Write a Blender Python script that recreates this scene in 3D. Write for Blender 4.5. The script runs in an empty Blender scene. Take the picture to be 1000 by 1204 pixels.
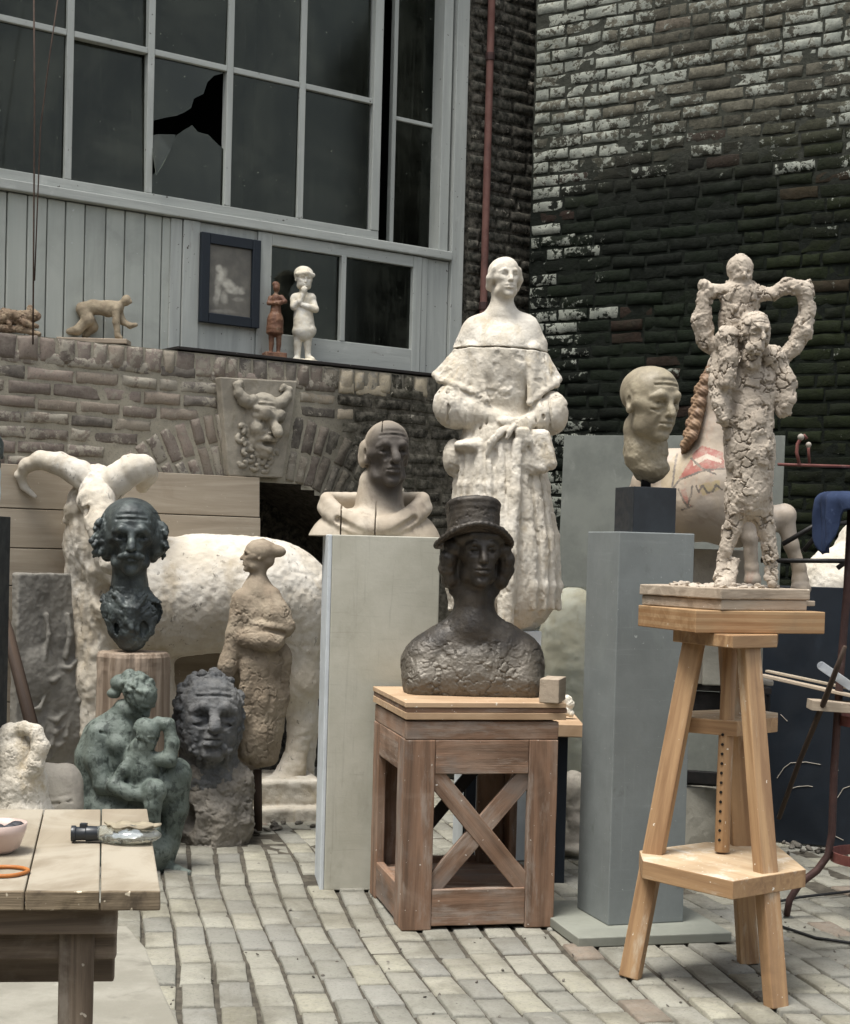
import bpy, math, random
import numpy as np
from mathutils import Vector, Matrix

sc = bpy.context.scene
COL = sc.collection
f32 = np.float32

# ------------------------------------------------------------------ camera calibration (photo pixels <-> metres)
F = 1850.0; PPX = 500.0; PPY = 693.0; EYE = 1.45
PITCH = math.radians(1.5); ROLL = math.radians(1.5)
CAM = np.array([0, 0, EYE])
FW = np.array([0, math.cos(PITCH), -math.sin(PITCH)])
_u = np.array([0, math.sin(PITCH), math.cos(PITCH)]); _r = np.array([1.0, 0, 0])
RT = _r * math.cos(ROLL) + _u * math.sin(ROLL)
UP = -_r * math.sin(ROLL) + _u * math.cos(ROLL)

def ray(x, y): return FW + RT * ((x - PPX) / F) - UP * ((y - PPY) / F)
def W(x, y, Y):                      # point seen at a photo pixel, Y metres into the yard
    d = ray(x, y); return CAM + d * (Y / d[1])
def G(x, y, z=0.0):                  # point seen at a photo pixel, at height z
    d = ray(x, y); return CAM + d * ((z - EYE) / d[2])
def unit(v): v = np.asarray(v, float); return v / np.linalg.norm(v)

# ------------------------------------------------------------------ numpy noise
def _h(ix, iy, iz, s=0):
    n = (ix * 374761393 + iy * 668265263 + iz * 2147483647 + s * 974634777) & 0xffffffff
    n = ((n ^ (n >> 13)) * 1274126177) & 0xffffffff
    n = ((n ^ (n >> 16)) * 2246822519) & 0xffffffff
    return ((n ^ (n >> 15)) & 0xffffff).astype(np.float32) / f32(0xffffff)
def vnoise(P, seed=0):               # value noise, -1..1
    P = np.asarray(P, float); i = np.floor(P).astype(np.int64); t = (P - i)
    t = t * t * t * (t * (t * 6 - 15) + 10)
    r = 0
    for dx in (0, 1):
        wx = t[:, 0] if dx else 1 - t[:, 0]
        for dy in (0, 1):
            wy = t[:, 1] if dy else 1 - t[:, 1]
            for dz in (0, 1):
                wz = t[:, 2] if dz else 1 - t[:, 2]
                r = r + wx * wy * wz * _h(i[:, 0] + dx, i[:, 1] + dy, i[:, 2] + dz, seed)
    return r * 2 - 1
def fbm(P, oct=4, seed=0, gain=0.5):
    a = 1.0; r = 0; t = 0; P = np.asarray(P, float)
    for o in range(oct):
        r = r + a * vnoise(P * (2.03 ** o) + o * 17.3, seed + o); t += a; a *= gain
    return r / t
def cells(P, seed=0):                # cellular noise: F1, F2, cell value
    P = np.asarray(P, float); i = np.floor(P).astype(np.int64)
    f1 = np.full(len(P), 9.0); f2 = f1.copy(); idv = np.zeros(len(P))
    for dx in (-1, 0, 1):
        for dy in (-1, 0, 1):
            for dz in (-1, 0, 1):
                c = i + (dx, dy, dz)
                q = c + np.stack([_h(c[:, 0], c[:, 1], c[:, 2], seed + k) for k in (1, 2, 3)], 1)
                d = np.linalg.norm(q - P, axis=1); v = _h(c[:, 0], c[:, 1], c[:, 2], seed + 7)
                m = d < f1
                f2 = np.where(m, f1, np.minimum(f2, d)); idv = np.where(m, v, idv); f1 = np.where(m, d, f1)
    return f1, f2, idv
def sstep(a, b, x):
    t = np.clip((x - a) / (b - a), 0, 1); return t * t * (3 - 2 * t)

# ------------------------------------------------------------------ objects
def tag(o, label=None, cat=None, group=None, kind=None):
    if label: o['label'] = label
    if cat: o['category'] = cat
    if group: o['group'] = group
    if kind: o['kind'] = kind
    return o
def empty(name, loc, label, cat, group=None):
    o = bpy.data.objects.new(name, None); COL.objects.link(o); o.location = Vector(loc); o.empty_display_size = .1
    return tag(o, label, cat, group)
def link(name, me, mat, parent=None, origin=None):
    o = bpy.data.objects.new(name, me); COL.objects.link(o)
    if mat is not None: me.materials.append(mat)
    if origin is not None and len(me.vertices):
        a = np.empty(len(me.vertices) * 3, f32); me.vertices.foreach_get('co', a)
        a = a.reshape(-1, 3) - np.asarray(origin, f32); me.vertices.foreach_set('co', a.ravel()); me.update()
        o.location = Vector(origin)
    if parent is not None:
        o.parent = parent; o.matrix_parent_inverse = Matrix.Translation(-Vector(wloc(parent)))
    return o
def wloc(o):
    v = Vector((0, 0, 0))
    while o is not None:
        v = v + o.location if o.parent is None else v + o.location + o.matrix_parent_inverse.translation
        o = o.parent
    return v
def mesh_from(V, Fq, smooth=True, name='m', attrs=None):
    me = bpy.data.meshes.new(name); V = np.asarray(V, f32)
    if isinstance(Fq, np.ndarray):
        n, k = Fq.shape
        me.vertices.add(len(V)); me.vertices.foreach_set('co', V.ravel())
        me.loops.add(n * k); me.loops.foreach_set('vertex_index', Fq.astype(np.int32).ravel())
        me.polygons.add(n); me.polygons.foreach_set('loop_start', np.arange(0, n * k, k, dtype=np.int32))
        me.polygons.foreach_set('loop_total', np.full(n, k, np.int32))
        me.update(calc_edges=True); me.validate()
    else:
        me.from_pydata([tuple(map(float, v)) for v in V], [], [tuple(f) for f in Fq])
    if smooth: me.polygons.foreach_set('use_smooth', np.ones(len(me.polygons), bool))
    for nm, arr in (attrs or {}).items():
        arr = np.asarray(arr, f32)
        if arr.ndim == 1:
            a = me.attributes.new(nm, 'FLOAT', 'POINT'); a.data.foreach_set('value', arr)
        elif arr.shape[1] == 3:
            a = me.attributes.new(nm, 'FLOAT_VECTOR', 'POINT'); a.data.foreach_set('vector', arr.ravel())
    me.update()
    return me

class MB:                            # collects boxes, bars, tubes and lathes into ONE mesh
    def __init__(s): s.v = []; s.f = []; s.g = []; s.rs = np.random.RandomState(len(bpy.data.objects) * 7 + 3)
    def add(s, V, Fa, g=None):
        b = len(s.v); V = [tuple(map(float, p)) for p in V]; s.v += V; s.f += [tuple(i + b for i in q) for q in Fa]
        s.g += [tuple(map(float, p)) for p in (g if g is not None else V)]
    def obox(s, c, ax, ay, az, hx, hy, hz):
        ax, ay, az = unit(ax), unit(ay), unit(az); c = np.asarray(c, float)
        h = (hx, hy, hz); o = np.argsort([-v for v in h]); off = s.rs.rand(3) * 30
        V, g = [], []
        for sx in (-1, 1):
            for sy in (-1, 1):
                for sz in (-1, 1):
                    V.append(c + ax * hx * sx + ay * hy * sy + az * hz * sz)
                    l = np.array((hx * sx, hy * sy, hz * sz)); g.append(l[o] + off)
        s.add(V, [(0, 1, 3, 2), (4, 6, 7, 5), (0, 4, 5, 1), (2, 3, 7, 6), (0, 2, 6, 4), (1, 5, 7, 3)], g)
    def box(s, lo, hi):
        lo, hi = np.array(lo, float), np.array(hi, float); c = (lo + hi) / 2; h = (hi - lo) / 2
        s.obox(c, (1, 0, 0), (0, 1, 0), (0, 0, 1), *h)
    def bar(s, a, b, w, d, side=(1, 0, 0)):      # rectangular bar from a to b; w along 'side', d across
        a, b = np.asarray(a, float), np.asarray(b, float); z = unit(b - a); x = np.asarray(side, float); x = unit(x - z * (x @ z)); y = np.cross(z, x)
        s.obox((a + b) / 2, x, y, z, w / 2, d / 2, np.linalg.norm(b - a) / 2)
    def prism(s, poly, z0, z1, slant=None):      # vertical prism over a ground polygon
        n = len(poly); P = [np.array((p[0], p[1])) for p in poly]; off = s.rs.rand(3) * 30
        V = [(*p, z0) for p in P] + [(*p, z1) for p in P]
        d = unit(P[1] - P[0]) if z1 - z0 < .3 else None
        if d is not None: g = [np.array((p[0] * d[0] + p[1] * d[1], -p[0] * d[1] + p[1] * d[0], p[2])) + off for p in V]
        else: g = [np.array((p[2], p[0], p[1])) + off for p in V]
        ar = sum(P[i][0] * P[(i + 1) % n][1] - P[(i + 1) % n][0] * P[i][1] for i in range(n))
        Fa = [tuple(range(n - 1, -1, -1)), tuple(range(n, 2 * n))] + [(i, (i + 1) % n, n + (i + 1) % n, n + i) for i in range(n)]
        if ar < 0: Fa = [q[::-1] for q in Fa]
        s.add(V, Fa, g)
    def tube(s, pts, r, n=8, cap=True):
        pts = [np.asarray(p, float) for p in pts]; R = r if hasattr(r, '__len__') else [r] * len(pts)
        V, g, Fa = [], [], []; ref = None; L = 0; off = s.rs.rand(3) * 30
        for i, p in enumerate(pts):
            t = unit(pts[min(i + 1, len(pts) - 1)] - pts[max(i - 1, 0)])
            if ref is None:
                ref = np.cross(t, (0, 0, 1)); ref = np.cross(t, (0, 1, 0)) if np.linalg.norm(ref) < .1 else ref
            ref = unit(ref - t * (ref @ t)); b = np.cross(t, ref)
            if i: L += np.linalg.norm(p - pts[i - 1])
            for k in range(n):
                a = 2 * math.pi * k / n; V.append(p + (ref * math.cos(a) + b * math.sin(a)) * R[i]); g.append(np.array((L, R[i] * math.cos(a), R[i] * math.sin(a))) + off)
            if i:
                o = (i - 1) * n
                Fa += [(o + k, o + (k + 1) % n, o + n + (k + 1) % n, o + n + k) for k in range(n)]
        if cap: Fa += [tuple(range(n - 1, -1, -1)), tuple(range(len(V) - n, len(V)))]
        s.add(V, Fa, g)
    def lathe(s, c, prof, n=32, cap=True):       # prof: (radius, z)
        c = np.asarray(c, float); V, Fa = [], []
        for (r, z) in prof:
            for k in range(n): V.append(c + (r * math.cos(2 * math.pi * k / n), r * math.sin(2 * math.pi * k / n), z))
        for i in range(len(prof) - 1):
            o = i * n; Fa += [(o + k, o + (k + 1) % n, o + n + (k + 1) % n, o + n + k) for k in range(n)]
        if cap: Fa += [tuple(range(n - 1, -1, -1)), tuple(range(len(V) - n, len(V)))]
        s.add(V, Fa)
    def build(s, name, mat, parent=None, bevel=0.004, smooth=False, origin=None, wear=0, seg=2, sub=0, top=None):
        me = mesh_from(np.array(s.v), s.f, smooth, name, {'gco': np.array(s.g)})
        if origin is None: origin = (wloc(parent) if parent is not None else np.array(s.v).min(0) * (0, 0, 1) + np.array(s.v).mean(0) * (1, 1, 0))
        o = link(name, me, mat, parent, origin)
        if top is not None:
            me.materials.append(top)
            for p in me.polygons: p.material_index = 1 if p.normal.z > .9 else 0
        if bevel:
            m = o.modifiers.new('edge', 'BEVEL'); m.width = bevel; m.segments = seg; m.limit_method = 'ANGLE'; m.angle_limit = math.radians(35); m.harden_normals = False
        if wear:
            m = o.modifiers.new('cut', 'SUBSURF'); m.subdivision_type = 'SIMPLE'; m.levels = m.render_levels = sub or 3
            t = bpy.data.textures.new('wear', 'CLOUDS'); t.noise_scale = .06; t.noise_depth = 3
            m = o.modifiers.new('wear', 'DISPLACE'); m.texture = t; m.strength = wear; m.mid_level = .5; m.texture_coords = 'GLOBAL'
        return o

# ------------------------------------------------------------------ clay: signed-distance sculpting
def rotm(yaw=0, pitch=0, roll=0):
    y, p, r = map(math.radians, (yaw, pitch, roll))
    Rz = np.array([[math.cos(y), -math.sin(y), 0], [math.sin(y), math.cos(y), 0], [0, 0, 1]])
    Rx = np.array([[1, 0, 0], [0, math.cos(p), -math.sin(p)], [0, math.sin(p), math.cos(p)]])
    Ry = np.array([[math.cos(r), 0, math.sin(r)], [0, 1, 0], [-math.sin(r), 0, math.cos(r)]])
    return Rz @ Rx @ Ry

class Sculpt:
    """Primitives are placed through a frame (R, t, s). px() sets a frame whose points are photo pixels + depth (px)."""
    def __init__(s, Y0): s.Y0 = Y0; s.m = Y0 / F; s.ops = []; s.loc = None
    def w(s, p):
        if s.loc is None: return W(p[0], p[1], s.Y0 + (p[2] if len(p) > 2 else 0) * s.m)
        R, t, k = s.loc; return t + R @ (np.asarray(p, float) * k)
    def k(s): return s.m if s.loc is None else s.loc[2]
    def R(s): return np.eye(3) if s.loc is None else s.loc[0]
    def frame(s, px, py, d, size, yaw=0, pitch=0, roll=0):
        s.loc = None; t = s.w((px, py, d)); s.loc = (rotm(yaw, pitch, roll), t, size * s.m)
    def px(s): s.loc = None
    def ell(s, c, r, rot=None, k=0, op='+'):
        r = np.array(r if hasattr(r, '__len__') else (r,) * 3, float) * s.k(); r = r if s.loc is not None else r[[0, 2, 1]]; R = s.R() @ (rotm(*rot) if rot is not None else np.eye(3))
        s.ops.append(('e', s.w(c), r, R, k * s.k(), op))
    def cap(s, a, b, ra, rb=None, k=0, op='+'):
        rb = ra if rb is None else rb; s.ops.append(('c', s.w(a), s.w(b), (ra * s.k(), rb * s.k()), k * s.k(), op))
    def chain(s, pts, rr, k=0, op='+', kk=None):
        rr = rr if hasattr(rr, '__len__') else [rr] * len(pts)
        for i in range(len(pts) - 1): s.cap(pts[i], pts[i + 1], rr[i], rr[i + 1], k if (kk is None or i == 0) else kk, op)
    def box(s, c, h, rot=None, rnd=0, k=0, op='+'):
        R = s.R() @ (rotm(*rot) if rot is not None else np.eye(3))
        h = np.array(h, float); h = h if s.loc is not None else h[[0, 2, 1]]     # in the pixel frame sizes are (across, up, deep)
        s.ops.append(('b', s.w(c), h * s.k(), R, rnd * s.k(), k * s.k(), op))
    def mesh(s, vox):
        lo = np.full(3, 1e9); hi = -lo
        for o in s.ops:
            if o[-1] != '+': continue
            if o[0] == 'e': r = o[2].max(); l, h = o[1] - r, o[1] + r
            elif o[0] == 'c': r = max(o[3]); l, h = np.minimum(o[1], o[2]) - r, np.maximum(o[1], o[2]) + r
            else: r = np.linalg.norm(o[2]); l, h = o[1] - r, o[1] + r
            lo = np.minimum(lo, l); hi = np.maximum(hi, h)
        lo -= vox * 4; hi += vox * 4
        n = np.ceil((hi - lo) / vox).astype(int) + 1
        ax = [lo[i] + vox * np.arange(n[i]) for i in range(3)]
        D = np.full(n, 1.0, f32)
        for o in s.ops:
            k, op = o[-2], o[-1]; mg = k + vox * 3
            if o[0] == 'e':
                e = np.sqrt(((o[3] * o[2]) ** 2).sum(1)); l, h = o[1] - e, o[1] + e
            elif o[0] == 'c': r = max(o[3]); l, h = np.minimum(o[1], o[2]) - r, np.maximum(o[1], o[2]) + r
            else:
                e = np.abs(o[3]) @ (o[2] + o[4]); l, h = o[1] - e, o[1] + e
            i0 = np.clip(np.floor((l - mg - lo) / vox).astype(int), 0, n); i1 = np.clip(np.ceil((h + mg - lo) / vox).astype(int) + 1, 0, n)
            if (i1 <= i0).any(): continue
            sl = tuple(slice(a, b) for a, b in zip(i0, i1))
            X, Y, Z = np.meshgrid(*[ax[i][sl[i]].astype(f32) for i in range(3)], indexing='ij', sparse=True)
            if o[0] == 'c':
                a, b = o[1], o[2]; ab = b - a; L = max(ab @ ab, 1e-12)
                t = np.clip(((X - a[0]) * ab[0] + (Y - a[1]) * ab[1] + (Z - a[2]) * ab[2]) / L, 0, 1).astype(f32)
                d = np.sqrt((X - a[0] - t * ab[0]) ** 2 + (Y - a[1] - t * ab[1]) ** 2 + (Z - a[2] - t * ab[2]) ** 2) - (o[3][0] + t * (o[3][1] - o[3][0]))
            else:
                R = o[3]; c = o[1]
                q = [(X - c[0]) * R[0, j] + (Y - c[1]) * R[1, j] + (Z - c[2]) * R[2, j] for j in range(3)]
                if o[0] == 'e':
                    r = o[2]; k0 = np.sqrt(sum((q[j] / r[j]) ** 2 for j in range(3))); k1 = np.sqrt(sum((q[j] / r[j] ** 2) ** 2 for j in range(3)))
                    d = np.where(k1 > 1e-6, k0 * (k0 - 1) / np.maximum(k1, 1e-6), -r.min())
                else:
                    hh = o[2] - o[4]; a = [np.abs(q[j]) - hh[j] for j in range(3)]
                    d = np.sqrt(sum(np.maximum(v, 0) ** 2 for v in a)) + np.minimum(np.maximum(np.maximum(a[0], a[1]), a[2]), 0) - o[4]
            d = d.astype(f32); A = D[sl]
            if op == '+':
                if k > 0: hq = np.maximum(k - np.abs(A - d), 0) / k; D[sl] = np.minimum(A, d) - hq * hq * k * .25
                else: D[sl] = np.minimum(A, d)
            else:
                d = -d
                if k > 0: hq = np.maximum(k - np.abs(A - d), 0) / k; D[sl] = np.maximum(A, d) + hq * hq * k * .25
                else: D[sl] = np.maximum(A, d)
        return surface_nets(D, lo, vox)

def surface_nets(D, lo, vox):
    n = D.shape; ins = D < 0
    c = np.zeros(tuple(k - 1 for k in n), np.int8)
    for dx in (0, 1):
        for dy in (0, 1):
            for dz in (0, 1): c += ins[dx:n[0] - 1 + dx, dy:n[1] - 1 + dy, dz:n[2] - 1 + dz]
    act = (c > 0) & (c < 8); idx = np.argwhere(act); N = len(idx)
    ids = np.full(act.shape, -1, np.int64); ids[tuple(idx.T)] = np.arange(N)
    acc = np.zeros((N, 3)); cnt = np.zeros(N)
    cor = [(0, 0, 0), (1, 0, 0), (0, 1, 0), (1, 1, 0), (0, 0, 1), (1, 0, 1), (0, 1, 1), (1, 1, 1)]
    val = [D[tuple((idx + k).T)] for k in cor]
    for a in range(8):
        for ax in range(3):
            if cor[a][ax]: continue
            b = a + (1 << ax); va, vb = val[a], val[b]; m = (va < 0) != (vb < 0)
            t = np.where(m, va / np.where(m, va - vb, 1), 0)
            p = np.tile(np.array(cor[a], float), (N, 1)); p[:, ax] += t
            acc += p * m[:, None]; cnt += m
    V = lo + (idx + acc / cnt[:, None]) * vox
    Fs = []
    for ax in range(3):
        b, c2 = (ax + 1) % 3, (ax + 2) % 3
        s0 = [slice(None)] * 3; s1 = [slice(None)] * 3; s0[ax] = slice(0, -1); s1[ax] = slice(1, None)
        A, B = ins[tuple(s0)], ins[tuple(s1)]; E = np.argwhere(A != B)
        E = E[(E[:, b] > 0) & (E[:, c2] > 0) & (E[:, b] < n[b] - 1) & (E[:, c2] < n[c2] - 1)]
        flip = A[tuple(E.T)]
        q = []
        for (ob, oc) in ((1, 1), (0, 1), (0, 0), (1, 0)):
            e = E.copy(); e[:, b] -= ob; e[:, c2] -= oc; q.append(ids[tuple(e.T)])
        q = np.stack(q, 1); q[~flip] = q[~flip][:, ::-1]; Fs.append(q)
    return V, np.concatenate(Fs)
def vnormals(V, Fq):
    a = np.cross(V[Fq[:, 2]] - V[Fq[:, 0]], V[Fq[:, 3]] - V[Fq[:, 1]]); N = np.zeros_like(V)
    for j in range(4):
        for i in range(3): N[:, i] += np.bincount(Fq[:, j], a[:, i], len(V))
    return N / np.maximum(np.linalg.norm(N, axis=1, keepdims=True), 1e-12)
def sculpted(S, vox, name, mat, parent=None, disp=None, origin=None, attrs=None):
    V, Fq = S.mesh(vox); N = vnormals(V, Fq)
    if disp is not None: V = V + N * disp(V, N)[:, None]
    if origin is None: origin = wloc(parent) if parent is not None else (*V[:, :2].mean(0), V[:, 2].min())
    at = attrs(V, N) if attrs else None
    return link(name, mesh_from(V, Fq, True, name, at), mat, parent, origin)
# surface treatments (metres)
def rough(a, sc_, oct=4, seed=0): return lambda V, N: a * fbm(V * sc_, oct, seed)
def lumps(a, sc_, seed=0, crack=.0, cw=.10, warp=.45, fine=0.0, dome=.16):
    """Patches of clay pressed on: flat plates with soft edges, cracks along some of their borders."""
    def f(V, N):
        P = V * sc_; P = P + warp * np.stack([fbm(P * .8 + k * 9, 3, seed + k) + .35 * fbm(P * 3.1 + k * 5, 2, seed + k + 20) for k in range(3)], 1)
        f1, f2, idv = cells(P, seed); e = f2 - f1; m = sstep(.0, .22, fbm(P * .8 + 5, 3, seed + 9)); wv = .6 + .9 * (fbm(P * 1.7 + 2, 2, seed + 11) + .4)
        r = a * ((sstep(0, dome, e) - 1) * .35 * (.2 + .8 * m) + (idv - .5) * .8 * sstep(0, .1, e)) - crack * (1 - sstep(0, 1, e / np.maximum(cw * wv, .02))) * m
        return r + (fine * fbm(V * sc_ * 4, 3, seed + 5) if fine else 0)
    return f
def addf(*fs): return lambda V, N: sum(f(V, N) for f in fs)

def head(S, px, py, d, H, yaw=0, pitch=0, roll=0, old=.5, jaw=1.0, nose=1.0, lips=1.0, brow=1.0, ears=1.0, gaunt=0.0, neck=None, eyes=1.0, wide=1.0):
    """Human head, chin-to-crown height H px, facing the viewer at yaw 0."""
    S.frame(px, py, d, H, yaw, pitch, roll); w = wide
    S.ell((0, .06, .16), (.335 * w, .42, .345))
    S.ell((0, -.10, .17), (.30 * w, .30, .30), k=.1)
    S.ell((0, -.14, -.13), (.265 * w * jaw, .27, .345), k=.12)
    S.ell((0, -.06, -.25), (.245 * w * jaw, .25, .19), k=.1)
    S.ell((0, -.30, -.42), (.10 * jaw, .085, .075), k=.09)
    for x in (-1, 1):
        S.cap((x * .16 * w, -.28, -.03), (x * .26 * w, -.10, .0), .075, .07, k=.08)
        S.ell((x * .21 * w, -.10, -.32), (.06, .1, .08), k=.08)
        if gaunt: S.ell((x * .25 * w, -.27, -.2), (.07, .1, .12), k=.1, op='-')
    for x in (-1, 1):                                           # sockets, eyeballs, lids and brows
        S.ell((x * .138, -.415, .028), (.098, .125, .066), k=.06, op='-')
        S.chain([(x * .05, -.385, .105), (x * .13, -.385, .128), (x * .235 * w, -.30, .09)], [.034 * brow, .038 * brow, .028], k=.05)
        S.ell((x * .137, -.268, .024), .072 * eyes, k=.01)
        S.chain([(x * .062, -.325, .016), (x * .10, -.348, .054), (x * .165, -.345, .058), (x * .222, -.29, .022)], .0195, k=.02)
        S.chain([(x * .068, -.325, .006), (x * .12, -.342, -.022), (x * .175, -.335, -.02), (x * .218, -.285, .012)], .015, k=.02)
        S.cap((x * .145, -.36, .022), (x * .145, -.338, .022), .020, k=.008, op='-')
        if old > .2: S.chain([(x * .08, -.365, -.055), (x * .14, -.365, -.09), (x * .21, -.31, -.07)], .014 * old, k=.045, op='-')
    S.chain([(0, -.365, .12), (0, -.40, .03), (0, -.455 * nose ** .3, -.06), (0, -.485 * nose ** .3, -.115)], [.04 * nose, .036 * nose, .044 * nose, .052 * nose], k=.05)
    for x in (-1, 1):
        S.ell((x * .052 * nose, -.41, -.125), (.036 * nose, .05, .034), k=.025)
        S.ell((x * .026, -.44, -.163), (.018, .03, .014), k=.012, op='-')
    S.ell((0, -.335, -.245), (.125, .07, .085), k=.06)
    S.chain([(-.115, -.35, -.25), (-.04, -.405, -.222), (0, -.408, -.23), (.04, -.405, -.222), (.115, -.35, -.25)], [.012, .027 * lips, .024 * lips, .027 * lips, .012], k=.02)
    S.chain([(-.10, -.352, -.262), (-.035, -.398, -.29), (.035, -.398, -.29), (.10, -.352, -.262)], [.012, .032 * lips, .032 * lips, .012], k=.02)
    S.chain([(-.12, -.36, -.254), (-.045, -.425, -.25), (.045, -.425, -.25), (.12, -.36, -.254)], .0095, k=.015, op='-')
    S.chain([(-.07, -.39, -.345), (.07, -.39, -.345)], .022, k=.045, op='-')
    for x in (-1, 1):
        if old > 0: S.chain([(x * .085, -.415, -.11), (x * .135, -.385, -.19), (x * .15, -.345, -.28)], .016 * (.4 + old), k=.04, op='-')
        if ears:
            S.ell((x * .312 * w, .05, 0), (.04, .075 * ears, .12 * ears), rot=(x * 22, -10, x * 4), k=.05); S.ell((x * .318 * w, .03, -.09 * ears), (.035, .05, .05), k=.03)
            S.ell((x * .352 * w, .015, .012), (.03, .04 * ears, .07 * ears), rot=(x * 22, -10, 0), k=.02, op='-')
    if old > .4:
        for z in (.25, .315): S.chain([(-.19, -.31, z), (-.09, -.372 + (z - .25) * .25, z + .012), (.09, -.372 + (z - .25) * .25, z + .012), (.19, -.31, z)], .011 * old, k=.045, op='-')
    if neck: S.cap((0, .08, -.2), (0, neck[1], neck[0]), neck[2] * .95, neck[2] * 1.05, k=.1)
    S.px()
# ------------------------------------------------------------------ materials
def lin(h):
    h = h.lstrip('#'); r = []
    for i in (0, 2, 4):
        c = int(h[i:i + 2], 16) / 255; r.append(c / 12.92 if c <= .04045 else ((c + .055) / 1.055) ** 2.4)
    return r
def A3(c): return (*(lin(c) if isinstance(c, str) else c), 1.0)
class NT:
    def __init__(s, name):
        s.m = bpy.data.materials.new(name); s.m.use_nodes = True; s.t = s.m.node_tree; s.n = s.t.nodes; s.n.clear()
        s.out = s.n.new('ShaderNodeOutputMaterial'); s.b = s.n.new('ShaderNodeBsdfPrincipled'); s.L(s.b.outputs[0], s.out.inputs[0])
        s.tc = s.n.new('ShaderNodeTexCoord')
    def L(s, a, b): s.t.links.new(a, b)
    def put(s, sock, v):
        if isinstance(v, bpy.types.NodeSocket): s.L(v, sock)
        elif v is not None: sock.default_value = v
    def obj(s): return s.tc.outputs['Object']
    def attr(s, n, out='Vector'):
        a = s.n.new('ShaderNodeAttribute'); a.attribute_name = n; return a.outputs[out]
    def mapping(s, v, scale=(1, 1, 1), loc=(0, 0, 0)):
        m = s.n.new('ShaderNodeMapping'); s.put(m.inputs['Vector'], v); m.inputs['Scale'].default_value = scale; m.inputs['Location'].default_value = loc; return m.outputs[0]
    def noise(s, v, scale, detail=6, rough=.55, dist=0, col=False):
        m = s.n.new('ShaderNodeTexNoise'); s.put(m.inputs['Vector'], v); m.inputs['Scale'].default_value = scale; m.inputs['Detail'].default_value = detail
        m.inputs['Roughness'].default_value = rough; m.inputs['Distortion'].default_value = dist; return m.outputs['Color' if col else 0]
    def voro(s, v, scale, feature='F1', out='Distance'):
        m = s.n.new('ShaderNodeTexVoronoi'); m.feature = feature; s.put(m.inputs['Vector'], v); m.inputs['Scale'].default_value = scale; return m.outputs[out]
    def ramp(s, f, *stops):
        m = s.n.new('ShaderNodeValToRGB'); e = m.color_ramp.elements
        while len(e) < len(stops): e.new(.5)
        for i, (p, c) in enumerate(stops): e[i].position = p; e[i].color = A3(c) if not isinstance(c, (int, float)) else (c, c, c, 1)
        s.put(m.inputs[0], f); return m.outputs[0]
    def rng(s, f, a, b, c=0, d=1):
        m = s.n.new('ShaderNodeMapRange'); m.interpolation_type = 'SMOOTHSTEP'; s.put(m.inputs[0], f)
        for i, v in enumerate((a, b, c, d)): m.inputs[1 + i].default_value = v
        return m.outputs[0]
    def math(s, op, a, b=None):
        m = s.n.new('ShaderNodeMath'); m.operation = op; s.put(m.inputs[0], a); s.put(m.inputs[1], b); return m.outputs[0]
    def mix(s, f, a, b, mode='MIX'):
        m = s.n.new('ShaderNodeMix'); m.data_type = 'RGBA'; m.blend_type = mode; s.put(m.inputs[0], f)
        for i, v in ((6, a), (7, b)): s.put(m.inputs[i], v if isinstance(v, bpy.types.NodeSocket) else A3(v))
        return m.outputs[2]
    def bump(s, h, strength, dist, prev=None):
        m = s.n.new('ShaderNodeBump'); s.put(m.inputs['Height'], h); m.inputs['Strength'].default_value = strength; m.inputs['Distance'].default_value = dist
        if prev is not None: s.L(prev, m.inputs['Normal'])
        return m.outputs[0]
    def fin(s, col, rough=.8, metal=0, nrm=None, spec=.5):
        s.put(s.b.inputs['Base Color'], col if isinstance(col, bpy.types.NodeSocket) else A3(col)); s.put(s.b.inputs['Roughness'], rough); s.put(s.b.inputs['Metallic'], metal)
        s.b.inputs['Specular IOR Level'].default_value = spec
        if nrm is not None: s.L(nrm, s.b.inputs['Normal'])
        return s.m

def stony(name, c1, c2, big=4, stain=None, specks=None, flecks=None, rough=.85, metal=0, bumps=((60, .35, .006),), spec=.35, rvar=.1, tone=None, painted=False, scuff=None):
    """Mineral or cast surface: two-tone mottling, stains with their own shape, small specks, bump."""
    t = NT(name); v = t.obj()
    col = t.mix(t.rng(t.noise(v, big, 8, .62), .38, .62), c1, c2)
    col = t.mix(t.math('MULTIPLY', t.rng(t.noise(v, big * 11, 5, .6), .3, .75), .35), col, c2)
    if stain:
        for (c, sc_, lo_, hi_, amt) in stain:
            col = t.mix(t.math('MULTIPLY', t.rng(t.noise(t.mapping(v, (1, 1, .6), (sc_, 2, 1)), sc_, 9, .68, .4), lo_, hi_), amt), col, c)
    if specks: col = t.mix(t.math('MULTIPLY', t.rng(t.noise(v, specks[1], 3, .7), specks[2], specks[2] + .06), specks[3] if len(specks) > 3 else .8), col, specks[0])
    if flecks: col = t.mix(t.rng(t.voro(v, flecks[1]), flecks[2], flecks[2] * .6), col, flecks[0])
    if scuff:
        for ax in ((2, 2, 34), (26, 26, 1.2)): col = t.mix(t.math('MULTIPLY', t.rng(t.noise(t.mapping(v, ax), 1.5, 8, .75, .6), .56, .66), scuff[1]), col, scuff[0])
    if tone: col = t.mix(t.math('MULTIPLY', t.attr('tone', 'Fac'), tone[1]), col, tone[0])
    if painted: col = t.mix(t.math('MULTIPLY', t.attr('pt', 'Fac'), t.rng(t.noise(v, 16, 9, .7), .42, .68, .9, .15)), col, t.attr('pcol', 'Color'))
    n = None
    for (sc_, st, di) in bumps: n = t.bump(t.noise(v, sc_, 6, .65), st, di, n)
    r = t.rng(t.noise(v, big * 3, 4), .3, .7, rough - rvar, min(1, rough + rvar))
    return t.fin(col, r, metal, n, spec)

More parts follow.
